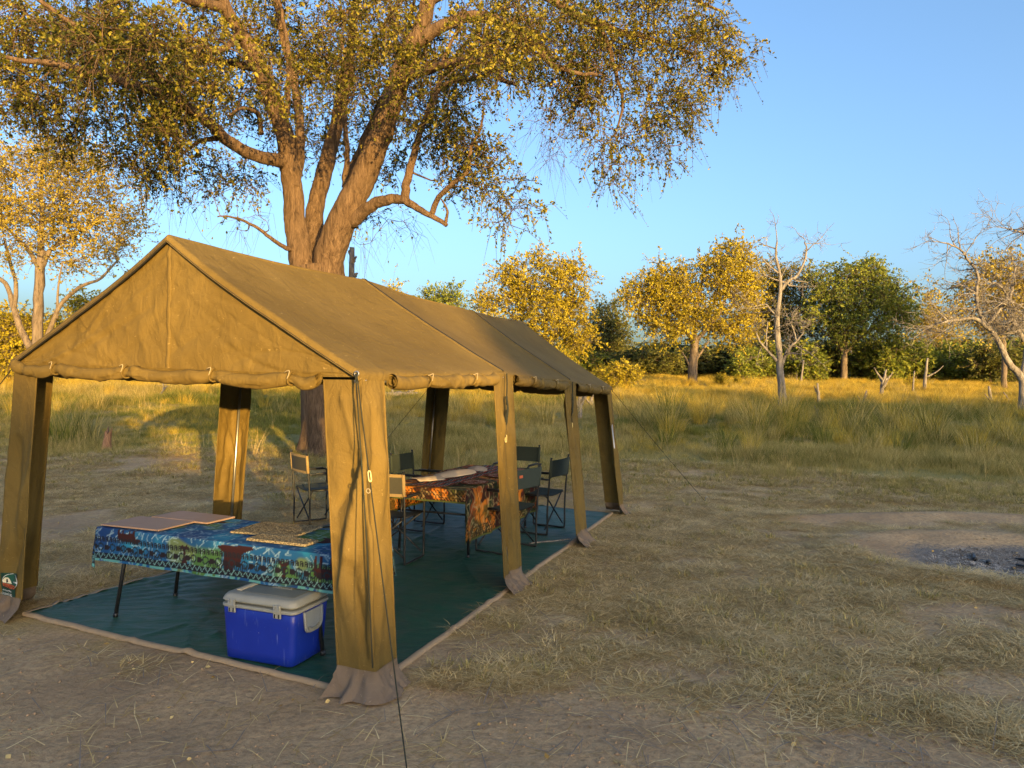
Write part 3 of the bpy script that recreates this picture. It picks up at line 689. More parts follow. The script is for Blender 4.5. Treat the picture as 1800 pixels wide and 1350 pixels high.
def paint_blue(SS, TT, bb):
    s0, s1, t0, t1 = bb; col = np.zeros(SS.shape + (3,)) + np.array([.010, .085, .23])
    n1 = fbm(SS * 5, TT * 5, 3, 4); n2 = fbm(SS * 3 + 4, TT * 3, 9, 3)
    col = mixc(col, (.018, .20, .36), sst(.45, .65, n1)); col = mixc(col, (.006, .02, .12), sst(.55, .3, n2) * .7)
    col = mixc(col, (.06, .15, .045), sst(.56, .66, fbm(SS * 3.2 + 9, TT * 4.2, 23, 3))); col = mixc(col, (.13, .18, .045), sst(.66, .75, fbm(SS * 4 + 2, TT * 5, 29, 3)) * .8)
    col = mixc(col, (.40, .58, .66), strokes(SS, TT, 1300, 3, .025, .075, .0034) * .7)
    for poly, c, k, fl in ((GRAZER, (-.70, -.335), .095, -1), (ANVIL, (.22, -.40), .13, 1), (TREE2, (-.19, -.42), .075, 1), (TREE2, (.62, -.45), .08, 1), (TREE2, (-1.02, -.36), .06, 1), (GRAZER, (-.45, .12), .12, 1), (ANVIL, (-.62, .22), .15, -1), (GRAZER, (.1, .25), .13, -1), (ANVIL, (.75, .0), .12, 1), (GRAZER, (.95, -.40), .11, -1)):
        col[inpoly(SS, TT, poly, c, k, fl)] = (.032, .009, .011)
    for x0 in (-.78, .02, .55):     # dark grass fringe along the figures' feet
        L_ = (SS > x0) & (SS < x0 + .46); y = TT + .455 + .02 * np.sin(SS * 9); g = L_ & (np.abs(y) < .018) & (np.abs(((SS / .012) % 1) - .5 + y * 6) < .22); col[g] = (.01, .012, .02)
    for dist, along in ((TT - t0, SS), (t1 - TT, SS), (SS - s0, TT), (s1 - SS, TT)):
        zz_ = np.abs(((along / .046) % 1) * 2 - 1); band = (dist > .020) & (dist < .062)
        zig = np.abs((dist - .024) / .034 - zz_) < .13
        col[band] = (.008, .010, .018); col[band & zig] = (.14, .29, .31)
        d2 = (((along / .105) % 1) - .5) * .105; circ = np.hypot(d2, dist - .098) < .021; col[circ] = (.012, .010, .016)
        ring_ = np.abs(np.hypot((((along / .105 + .5) % 1) - .5) * .105, dist - .100) - .022) < .005; col[ring_] = (.01, .02, .03)
        d3 = (((along / .035) % 1) - .5) * .035
        for dd in (.142, .158): col[(np.abs(np.hypot(d3, dist - dd) - .010) < .0042) & (dist > dd - .004)] = (.010, .012, .02)
        fl = (dist < .020) & (fbm(SS * 30, TT * 30, 3, 2) > .55); col[fl] = (.10, .30, .30)
    return col
def paint_orange(SS, TT, bb):
    s0, s1, t0, t1 = bb; n1 = fbm(SS * 3.2, TT * 3.2, 5, 3); n2 = fbm(SS * 6 + 3, TT * 6, 19, 3)
    col = np.zeros(SS.shape + (3,)) + np.array([.40, .085, .014])
    col = mixc(col, (.72, .23, .02), sst(.44, .54, n1)); col = mixc(col, (.035, .045, .015), sst(.44, .38, n1)); col = mixc(col, (.085, .09, .018), sst(.56, .62, n2) * .8)
    col = mixc(col, (.07, .018, .01), sst(.43, .36, n2))
    col = mixc(col, (.66, .50, .22), strokes(SS, TT, 420, 5, .06, .20, .008, True) * .7); col = mixc(col, (.015, .012, .010), strokes(SS, TT, 520, 8, .05, .16, .009, True))
    for dist, along in ((TT - t0, SS), (t1 - TT, SS), (SS - s0, TT), (s1 - SS, TT)):
        net = (dist < .13) & (dist > .012); q = (np.abs(((along / .036 + dist / .045) % 1) - .5) < .30) & (np.abs(((along / .036 - dist / .045) % 1) - .5) < .30)
        col[net & q] = (.016, .014, .012)
        col[(dist <= .012)] = (.10, .12, .03)
    return col
# serving table at the front
t1c = None
H1 = .655; A0 = gp(172, 927, H1); Lf = 1.99; D1 = .62
DT = nrm(AX + LX * -.0); c1 = A0 + DT * (Lf / 2) + LX * (D1 / 2); c1[2] = 0
st = table('serving_table', 'long folding serving table with black legs under the blue printed cloth', c1, (DT, Lf), D1, H1, .10)
cl1 = cloth('blue_tablecloth', 'blue and green printed tablecloth with zigzag border on the serving table', c1, DT, Lf, D1, H1, (.20, .22, .235, .20), .0070, paint_blue)
# dining table
H2 = .70; D2 = .86; L2 = 1.95
Cn = gp(818, 863, H2); c2 = Cn + LX * (L2 / 2) - AX * (D2 / 2); c2[2] = 0
dt = table('dining_table', 'rectangular folding dining table with black tubular legs under orange cloth', c2, (LX, L2), D2, H2, .03)
cl2 = cloth('orange_tablecloth', 'orange, brown and black patterned cloth hanging low over the dining table', c2, LX, L2, D2, H2, (.13, .17, .50, .30), .011, paint_orange, .02)
cl2.data.update()
# runner along the dining table
n, m = 150, 40
S = np.linspace(-L2 / 2 + .05, L2 / 2 - .03, n); T = np.linspace(-.19, .19, m); SS, TT = np.meshgrid(S, T, indexing='ij')
yy = TT + .02 * np.sin(SS * 6); stripe = ((TT + .035 * (np.abs(((SS / .26) % 1) * 2 - 1) - .5)) / .095) % 1
col = np.zeros(SS.shape + (3,)) + np.array([.035, .032, .035]); col[stripe < .30] = (.34, .055, .03); col[(stripe > .30) & (stripe < .37)] = (.5, .45, .4); col[(stripe > .55) & (stripe < .75)] = (.20, .19, .19)
P = LX * SS[..., None] + np.cross(UP, LX) * (TT + .02)[..., None] + UP * (H2 + .010 + .004 * fbm(SS * 8, TT * 8, 3))[..., None]
ru = MB().grid(P).build('table_runner', PRINT, col=col.reshape(-1, 3)); ru.location = c2; tag(ru, 'dark zigzag striped runner laid along the dining table', 'table runner')
# cream folded cloths on the runner
def shell(name, label, cat, c, d, prof, ln, mat, curl):
    w = np.cross(UP, d); n, m = 24, 14; P = np.zeros((n, m, 3))
    for i, u in enumerate(np.linspace(0, 1, n)):
        wd = prof(u)
        for j, v in enumerate(np.linspace(-1, 1, m)):
            P[i, j] = c + d * (u - .5) * ln + w * v * wd + UP * (.004 + curl * (1 - v * v) * wd * 1.3 + .012 * fbm(u * 5, v * 2, 5) + .02 * max(0, v - .4))
    o = MB().grid(P - c).build(name, mat); o.location = c; so = o.modifiers.new('thickness', 'SOLIDIFY'); so.thickness = .004; return tag(o, label, cat)
wL = np.cross(UP, LX)
shell('napkin', 'cream folded napkin lying flat at the near end of the runner', 'napkin', c2 - LX * .62 + wL * .16 + UP * (H2 + .018), nrm(LX + AX * .5), lambda u: .075 + .03 * u, .30, PAPER, .25)
shell('napkin', 'long curled cream napkin lying across the middle of the runner', 'napkin', c2 - LX * .18 + wL * .06 + UP * (H2 + .018), nrm(LX + AX * .25), lambda u: .085 * math.sin(math.pi * (.12 + .8 * u)) ** .5, .62, PAPER, .5)
b = MB(); shell('napkin', 'small pale grey napkin standing in a fold behind the curled one', 'napkin', c2 + LX * .30 + wL * .02 + UP * (H2 + .018), nrm(LX * .4 + AX), lambda u: .07 * math.sin(math.pi * (.15 + .7 * u)), .22, m_plain('grey_cloth', (.26, .23, .22), .85), .6)
# woven round mats on the dining table
for q, (l_, a_) in enumerate(((-.48, .30), (.12, .31), (.62, .30), (-.45, -.28), (.30, -.28))):
    ctr = c2 + LX * l_ - wL * a_ + UP * (H2 + .008); b = MB(); rad = np.linspace(0.001, .15, 16); th = np.linspace(0, 2 * math.pi, 49)
    RR, HH = np.meshgrid(rad, th, indexing='ij'); P = np.stack([RR * np.cos(HH) * 1.15, RR * np.sin(HH) * .9, .004 + .004 * np.sin(RR * 330) ** 2], -1)
    col = np.where((np.sin(RR * 190) > .1)[..., None], np.array([.36, .09, .035]), np.array([.10, .035, .02])); k = (fbm(RR * 90, HH * 9, 3, 2) > .62) & (RR > .05) & (RR < .13); col[k] = (.5, .40, .30)
    o = b.grid(P).build('woven_placemat', PRINT, col=col.reshape(-1, 3)); o.location = ctr; o.rotation_euler.z = YAW + math.pi / 2
    tag(o, 'round reddish woven placemat lying on the orange tablecloth', 'placemat', 'round placemats on the dining table')
# boards and mats on the serving table
def slab(name, label, cat, c, d, lx, ly, th, mat, border=None):
    w = np.cross(UP, d); b = MB(); M = np.stack([d, w, UP], 1); r = .006
    b.box((0, 0, th / 2), (lx, ly, th), M); o = b.build(name, mat, smooth=False); o.location = c
    bv = o.modifiers.new('bevel', 'BEVEL'); bv.width = min(.003, th * .3); bv.segments = 2; return tag(o, label, cat)
ztop = H1 + .010
def t1(a, l): p = c1 + DT * a + LX * l; p[2] = ztop; return p
slab('wooden_board', 'pale wooden board on the front left corner of the blue cloth', 'board', t1(-.735, -.115), nrm(DT + LX * .04), .52, .335, .011, BOARD)
slab('wooden_board', 'pale wooden board on the back corner of the blue cloth', 'board', t1(-.63, .19), nrm(DT - LX * .02), .55, .27, .013, BOARD)
def woven(name, label, c, d, lx, ly, th):
    w = np.cross(UP, d); nx, ny = 96, 64; X, Y = np.meshgrid(np.linspace(-lx / 2, lx / 2, nx), np.linspace(-ly / 2, ly / 2, ny), indexing='ij')
    Z = th + 0.002 * np.sin(X * 2 * math.pi / .0165) * np.sin(Y * 2 * math.pi / .022); edge = (np.abs(X) > lx / 2 - .014) | (np.abs(Y) > ly / 2 - .014); Z[edge] = th + .002
    Z[0] = Z[-1] = 0.0; Z[:, 0] = Z[:, -1] = 0.0
    o = MB().grid(d * X[..., None] + w * Y[..., None] + UP * Z[..., None]).build(name, WOVEN); o.location = c; return tag(o, label, 'mat')
woven('straw_mat', 'thick woven straw mat lying flat at the back of the blue tablecloth', t1(.22, .10), nrm(DT + LX * .10), .50, .36, .009)
woven('straw_mat', 'coarse woven straw mat tucked in front of the flatter one on blue cloth', t1(.48, -.165), nrm(DT + LX * .02), .46, .14, .014)

# ------------------------------------------------------------------ cooler box
k0 = gp(388, 1157, .02); k1 = gp(516, 1180, .02); k2 = gp(562, 1142, .02)
dx = nrm(k1 - k0); dx[2] = 0; Wc = np.linalg.norm(k1 - k0); dy = np.cross(UP, dx); Dc = .35; Hc = .315
cc0 = (k0 + k1) / 2 + dy * Dc / 2; cc0[2] = .024
cool = empty('cool_box', cc0, 'scuffed bright blue cool box with grey lid standing under the serving table', 'cool box')
cool.rotation_euler.z = math.atan2(dx[1], dx[0])
def rbox(sx, sy, z0, z1, r, taper0=1.0, taper1=1.0, nz=6, crown=0.0, seg=7, inset=.004):
    """rounded vertical box rings"""
    rings = []
    def ring(k, z, ins=0):
        a = []
        for q, (x, y) in enumerate(((1, 1), (-1, 1), (-1, -1), (1, -1))):
            for t in np.linspace(0, math.pi / 2, seg):
                an_ = q * math.pi / 2 + t; a.append([x * (sx / 2 * k - r - ins) + r * math.cos(an_), y * (sy / 2 * k - r - ins) + r * math.sin(an_), z])
        return a
    rings.append(ring(taper0, z0, r * .5)); rings.append(ring(taper0, z0 + .001, inset * 1.2)); rings.append(ring(taper0, z0 + inset, 0))
    for t in np.linspace(0, 1, nz)[1:]: rings.append(ring(lerp(taper0, taper1, t), lerp(z0 + inset, z1 - inset, t)))
    rings.append(ring(taper1, z1 - inset * .25, inset * .6)); rings.append(ring(taper1, z1, inset * 1.6)); 
    b = MB(); P = np.array(rings); b.grid(np.swapaxes(P, 0, 1), wrap=True); nr = len(rings); ns = P.shape[1]
    b.L.append(np.arange(ns) * nr + nr - 1); b.T.append(np.array([ns])); b.L.append((np.arange(ns) * nr)[::-1]); b.T.append(np.array([ns])); return b
rbox(Wc, Dc, 0, Hc, .038, .93, 1.0, inset=.010).build('body', COOLB, cool)
rbox(Wc + .012, Dc + .012, Hc - .002, Hc + .020, .040, inset=.005).build('rim', LIDW, cool)
lid = rbox(Wc + .016, Dc + .016, Hc + .026, Hc + .078, .045, 1.0, .965, inset=.016).build('lid', LIDW, cool)
lp = rbox(Wc * .80, Dc * .66, Hc + .0775, Hc + .083, .018, 1.0, .985, inset=.003).build('lid_panel', LIDP, lid)
b = MB(); b.box((-Wc * .36, .0, Hc + .0845), (.034, Dc * .62, .004)); b.build('pale_strip', STRIP, lid, smooth=False)
b = MB(); b.box((0, Dc * .285, Hc + .0845), (Wc * .70, .02, .004)); b.build('pale_strip', STRIP, lid, smooth=False)
emb = MB(); PX, PY, PZ = .03, .045, Hc + .084
for q in ((0, .028, .15, .004), (0, -.028, .15, .004), (-.075, 0, .004, .056), (.075, 0, .004, .056)): emb.box((PX + q[0], PY + q[1], PZ), (q[2], q[3], .005))
emb.build('emblem_plate', LIDP, lid, smooth=False)
emb = MB()
for k, g in enumerate((((0, 0, .004, .03), (.006, .013, .010, .004)), ((0, 0, .004, .03), (.006, -.013, .010, .004)), ((0, 0, .004, .03), (.010, 0, .004, .03), (.005, .013, .010, .004), (.005, -.013, .010, .004)), ((.005, 0, .004, .03), (.005, .013, .014, .004)), ((0, 0, .004, .03), (.010, 0, .004, .03)), ((0, 0, .004, .03), (.006, .013, .010, .004), (.006, -.013, .010, .004)), ((0, 0, .004, .03), (.010, 0, .004, .03)))):
    for q in g: emb.box((PX - .058 + k * .0175 + q[0], PY + q[1], PZ), (q[2], q[3], .005))
emb.build('raised_lettering', LIDW, lid, smooth=False)
for sx in (-1, 1):
    x0 = sx * Wc * .31 - .01; y0 = -Dc / 2 - .006
    b = MB(); b.box((x0, y0 - .009, Hc + .030), (.050, .012, .050)); lt = b.build('latch', LIDW, cool, smooth=False); lt.modifiers.new('b', 'BEVEL').width = .003
    b = MB(); b.box((x0 - .013, y0 - .017, Hc + .040), (.012, .010, .026)); b.box((x0 + .013, y0 - .017, Hc + .040), (.012, .010, .026)); b.box((x0, y0 - .016, Hc + .022), (.046, .008, .008)); b.build('latch_arm', HANDLE, lt, smooth=False)
    b = MB(); b.box((x0, y0 - .006, Hc - .010), (.054, .010, .030)); kp = b.build('latch_keeper', LIDW, lt, smooth=False); kp.modifiers.new('b', 'BEVEL').width = .003
    b = MB(); b.box((x0 - .014, y0 - .0125, Hc - .010), (.006, .004, .022)); b.box((x0 + .014, y0 - .0125, Hc - .010), (.006, .004, .022)); b.build('keeper_slot', BLACK, lt, smooth=False)
for sx in (-1, 1):       # bail handles folded down on the ends
    xs = sx * (Wc / 2 + .008); pts = np.array([[xs, -.085, Hc - .005], [xs + sx * .004, -.080, Hc - .07], [xs + sx * .004, -.065, Hc - .118], [xs + sx * .004, 0, Hc - .130], [xs + sx * .004, .065, Hc - .118], [xs + sx * .004, .080, Hc - .07], [xs, .085, Hc - .005]])
    pts[:, 0] -= sx * .003
    b = MB(); b.tube(spline(pts, 34), .010, 8); h = b.build('handle', HANDLE, cool)
    b = MB(); prof = np.array([(-.078, Hc - .008), (.078, Hc - .008), (.073, Hc - .07), (.058, Hc - .112), (0, Hc - .124), (-.058, Hc - .112), (-.073, Hc - .07)])
    V = np.concatenate([np.stack([np.full(7, xs - sx * .020), prof[:, 0], prof[:, 1]], 1), np.stack([np.full(7, xs - sx * .001), prof[:, 0], prof[:, 1]], 1)])
    b.add(V, [[j, (j + 1) % 7, 7 + (j + 1) % 7, 7 + j] for j in range(7)]); b.L.append(np.arange(7, 14) + 0); b.T.append(np.array([7])); b.build('handle_recess', m_plain('handle_plate', (.24, .27, .29), .5), h, smooth=False)
    b = MB()
    for j in range(9): b.box((xs + sx * .008, -.048 + j * .012, Hc - .124 + .0009 * (j - 4) ** 2), (.012, .005, .018))
    b.build('grip_rib', LIDW, h, smooth=False)

# ------------------------------------------------------------------ folding director's chairs (facing +y, origin on the floor)
def make_chair(loc, face, label, seatmat, backmat, patch=None):
    root = empty('folding_chair', loc, label, 'chair', 'folding chairs around the dining table')
    root.rotation_euler.z = math.atan2(face[1], face[0]) - math.pi / 2
    W, Df, Dr, r = .245, .20, -.20, .0105
    for s in (-1, 1):
        b = MB(); x = s * W
        loop = [(x, Dr - .04, .86), (x, Dr - .02, .62), (x, Dr, .30), (x, Dr, .045), (x, Dr + .03, .012), (x, 0, .012), (x, Df - .03, .012), (x, Df, .045), (x, Df, .30), (x, Df, .585), (x, Df - .012, .612), (x, Df - .04, .622), (x, 0, .622), (x, Dr - .02, .622)]
        b.tube(spline(loop, 70), r, 8); fr = b.build('side_frame', BLACK, root)
        b = MB(); b.box((x, 0.005, .634), (.030, .30, .014)); a = b.build('armrest', BLACK, fr); a.modifiers.new('b', 'BEVEL').width = .005
        b = MB(); b.tube([(x, Dr - .042, .855), (x, Dr - .042, .868)], .0135, 8); b.build('end_cap', BLACK, fr)
    for y, sg in ((Df - .028, 1), (Dr + .028, -1)):
        for s in (-1, 1):
            b = MB(); b.tube([(-s * (W - .01), y + .008 * s, .06), (s * (W - .015), y + .008 * s, .43)], .0085, 8); b.build('cross_brace', BLACK, root)
    for s in (-1, 1):
        b = MB(); b.tube([(s * (W - .012), Dr + .02, .435), (s * (W - .012), Df - .02, .435)], .0105, 8); b.build('seat_rail', BLACK, root)
    X, Y = np.meshgrid(np.linspace(-W, W, 15), np.linspace(Dr + .02, Df - .015, 12), indexing='ij')
    Z = .452 - .030 * (1 - (X / W) ** 2) + .003 * np.sin(Y * 20); b = MB(); b.grid(np.stack([X, Y, Z], -1)); b.grid(np.stack([X, Y, Z - .008], -1)[::-1])
    se = b.build('seat', seatmat, root)
    X, Z = np.meshgrid(np.linspace(-W, W, 17), np.linspace(.645, .835, 9), indexing='ij'); Y = -.020 * (1 - (X / W) ** 2) + Dr - .025 - (Z - .62) * .09
    b = MB(); b.grid(np.stack([X, Y - .005, Z], -1)); b.grid(np.stack([X, Y + .005, Z], -1)[::-1]); bk = b.build('backrest', backmat, root)
    for s in (-1, 1):
        b = MB(); b.tube([(s * W, Dr - .025, .64), (s * W, Dr - .042, .838)], .0165, 9); b.build('backrest_pocket', TRIMF if backmat is SEATY else backmat, bk)
    if backmat is SEATY:
        for z in (.648, .828):
            b = MB(); b.grid(np.array([[(x, -.020 * (1 - (x / W) ** 2) + Dr - .032 - (z + dz - .62) * .09, z + dz) for x in np.linspace(-W, W, 17)] for dz in (-.014, .014)])); b.build('backrest_trim', TRIMF, bk)
    if patch:
        b = MB(); b.box((-.14 if patch == 'o' else 0, Dr - .025 - .115 * .09 - .024, .77), (.058 if patch == 'o' else .03, .004, .026)); b.build('logo_patch', patch_orange if patch == 'o' else patch_white, bk, smooth=False)
    return root
def fl(px, py, z): p = gp(px, py, z); p[2] = .022; return p
make_chair(tl(-1.52, 3.55) + UP * .022, nrm(AX * .55 + LX * .9), 'folding chair with khaki back standing apart on the far left edge of the groundsheet', SEATF, SEATY)
make_chair(fl(688, 905, .44), nrm(LX - AX * .05), 'folding chair tucked in at the near end of the dining table', SEATF, SEATY)
make_chair(fl(891, 893, .44), nrm(-AX + LX * .22), 'folding chair with small orange tag on its green back beside the dining table', SEATF, SEATF, 'o')
make_chair(fl(950, 868, .44), nrm(-AX + LX * .10), 'folding chair with small white mark on its green back beside the dining table', SEATF, SEATF, 'w')
make_chair(tl(-.02, 5.35) + UP * .022 + AX * .28, -LX, 'folding chair at the far end of the dining table facing the open front', SEATF, SEATF)
make_chair(c2 - AX * .78 + LX * .35 + UP * .022, AX, 'folding chair behind the dining table on its long side away from the open ground', SEATF, SEATF)

# ------------------------------------------------------------------ trees
def leaf_batch(mb, P, D, size, asp=.26):
    N = len(P); D = nrm(D); S = nrm(np.cross(D, rng.normal(size=(N, 3)))); Nn = np.cross(S, D); L = size[:, None]
    V = np.stack([P, P + D * L * .45 + S * L * asp + Nn * L * .07, P + D * L, P + D * L * .45 - S * L * asp + Nn * L * .07], 1)
    idx = np.arange(N * 4).reshape(N, 4)
    mb.add(V.reshape(-1, 3), np.concatenate([idx[:, [0, 2, 1]], idx[:, [0, 3, 2]]]), np.repeat(rng.random(N), 4))
def spray(mb_leaf, mb_twig, Cn_, outd, rad, ntw, nlf, size, droop=.35, upw=0.0, asp=.26, bare=0.0, twr=.004):
    """leafy twigs around cluster centres Cn_ (N,3)"""
    N = len(Cn_); c = np.repeat(Cn_, ntw, 0); o = np.repeat(outd, ntw, 0); M = len(c)
    r = np.repeat(np.broadcast_to(rad, (N,)), ntw)
    st_ = c + rng.normal(size=(M, 3)) * (r * .33)[:, None]
    d = nrm(o * .55 + rng.normal(size=(M, 3)) * .75 + np.array([0, 0, upw])); L = r * rng.uniform(.6, 1.25, M)
    mid = st_ + d * (L * .5)[:, None]; end = st_ + d * L[:, None] + np.array([0, 0, -1]) * (L * droop)[:, None]
    back = st_ - (st_ - c) * .7
    batch_tubes(mb_twig, np.stack([back, mid * .6 + st_ * .4, end], 1), np.stack([np.full(M, twr * 1.5), np.full(M, twr * 1.1), np.full(M, twr * .5)], 1), 3)
    keep = rng.random(M) >= bare; st_, mid, end = st_[keep], mid[keep], end[keep]; M = len(st_)
    t = rng.uniform(.08, 1.05, (M, nlf))[..., None]
    p = (1 - t) ** 2 * st_[:, None] + 2 * t * (1 - t) * (2 * mid - (st_ + end) / 2)[:, None] + t * t * end[:, None]
    td = nrm(end - st_)[:, None] * .55 + rng.normal(size=(M, nlf, 3)) * .6 + np.array([0, 0, -.12 * droop + upw * .3])
    leaf_batch(mb_leaf, p.reshape(-1, 3), td.reshape(-1, 3), size * rng.uniform(.45, 1.0, M * nlf) * np.repeat(rng.uniform(.75, 1.45, M), nlf), asp)
def connect(mb, nodes, nr, clusters, r_end=.006, wob=.12, rmax=.05, up=.15, k=4):
    """grow thin branches from the skeleton to every cluster"""
    nodes = [np.asarray(n_) for n_ in nodes]; N0 = np.array(nodes); R0 = np.array(nr)
    d0 = np.min(np.linalg.norm(clusters[:, None] - N0[None], axis=2), 1); order = np.argsort(d0)
    cap = len(N0) + len(clusters) * 3; A = np.zeros((cap, 3)); B = np.zeros(cap); A[:len(N0)] = N0; B[:len(N0)] = R0; n_ = len(N0); paths = []; rads = []; outd = np.zeros_like(clusters)
    for ci in order:
        c = clusters[ci]; dd = np.linalg.norm(A[:n_] - c, axis=1) + .25 * np.maximum(0, A[:n_, 2] - c[2]) - 3.0 * np.minimum(B[:n_], .06)
        j = int(np.argmin(dd)); a = A[j]; L = np.linalg.norm(c - a); w = rng.normal(size=3) * wob * L
        q = np.stack([a, a + (c - a) * .33 + w * .7 + UP * up * L * .5, a + (c - a) * .68 + w + UP * up * L * .4, c]); r0 = min(max(B[j] * .62, r_end * 1.6), rmax, .012 + .022 * L)
        rr = np.array([r0, lerp(r0, r_end, .35), lerp(r0, r_end, .7), r_end]); paths.append(spline(q, 7)); rads.append(np.interp(np.linspace(0, 3, 7), range(4), rr)); outd[ci] = nrm(c - q[2])
        A[n_:n_ + 3] = q[1:]; B[n_:n_ + 3] = rr[1:]; n_ += 3
    batch_tubes(mb, np.array(paths), np.array(rads), k); return outd
def limb(mb, pts, r0, r1, n=22, k=9, rough=.06, nodes=None, nr=None, pw=1.0, fiss=False):
    P0 = spline(pts, n); L = np.linalg.norm(np.diff(P0, axis=0), axis=1).sum(); P0[1:-1] += rng.normal(size=(n - 2, 3)) * min(r0, .1) * .10
    rr0 = r1 + (r0 - r1) * (1 - np.linspace(0, 1, n)) ** pw
    if nodes is not None: nodes.extend(P0[2:]); nr.extend(rr0[2:])
    if not fiss:
        kn = 1 + rough * (rng.random((n, k)) - .5) * 1.6; mb.tube(P0, rr0, k, True, kn); return P0
    m = int(np.clip(L / .07, 40, 150)); k = 26 if r0 > .2 else 16; P = spline(P0, m); rr = np.interp(np.linspace(0, 1, m), np.linspace(0, 1, n), rr0)
    A_, S_ = np.meshgrid(np.arange(k) / k * 2 * math.pi, np.linspace(0, L, m)); cx_, sx_ = np.cos(A_), np.sin(A_); sd = int(rng.integers(1, 900))
    g = fbm(cx_ * 3.2 + S_ * .55, sx_ * 3.2 + S_ * .35, sd, 3); lump = fbm(cx_ * 1.1 + S_ * .8, sx_ * 1.1 - S_ * .5, sd + 7, 2)
    kn = 1 + .16 * (lump - .5) + .11 * (np.abs(g - .5) * 3 - .5) + .05 * (rng.random((m, k)) - .5); mb.tube(P, rr, k, True, kn); return P0
def blob_points(blobs, Y, n, zratio=.8, seed=1, shell=.35, keep=None):
    """cluster centres inside ellipsoids given in pixels at distance Y: (px, py, rx, ry[, dY])"""
    r = np.random.default_rng(seed); area = np.array([b[2] * b[3] for b in blobs], float); cnt = np.maximum(2, (area / area.sum() * n)).astype(int); out = []
    for b, k in zip(blobs, cnt):
        d = nrm(r.normal(size=(k, 3))); rad = r.random(k) ** shell; q = d * rad[:, None]; dy = b[4] if len(b) > 4 else 0
        for v in q:
            yy = Y + dy + v[1] * zratio * b[2] / F * Y
            out.append(at(b[0] + v[0] * b[2], b[1] + v[2] * b[3], yy))
    return np.array(out)
def px_path(pts, Y): return np.array([at(p[0], p[1], Y + (p[2] if len(p) > 2 else 0)) for p in pts])

# ---- the big tree behind the tent
YM = 15.3
mt_base = on_ground(577, YM)
big = empty('big_tree', mt_base, 'large spreading tree with several thick stems towering behind the tent', 'tree')
mb = MB(); nodes = []; nr = []
px = lambda pts: px_path(pts, YM)
w = YM / F
foot = mt_base - UP * .1
trunk = np.stack([foot, lerp(foot, at(575, 600, YM), .3), at(572, 640, YM), at(566, 520, YM), at(560, 470, YM)])
n = 70; P = spline(trunk, n); rr = np.interp(np.linspace(0, 1, n), [0, .06, .2, .6, 1], [60 * w, 50 * w, 44 * w, 42 * w, 43 * w]); A_, S_ = np.meshgrid(np.arange(36) / 36 * 2 * math.pi, np.linspace(0, 4.2, n)); kn = 1 + .10 * (fbm(np.cos(A_) * 1.5 + S_ * .3, np.sin(A_) * 1.5, 5, 2) - .5) + .10 * (np.abs(fbm(np.cos(A_) * 4 + S_ * .4, np.sin(A_) * 4 + S_ * .3, 8, 3) - .5) * 3 - .5)
mb.tube(P, rr, 36, True, kn)
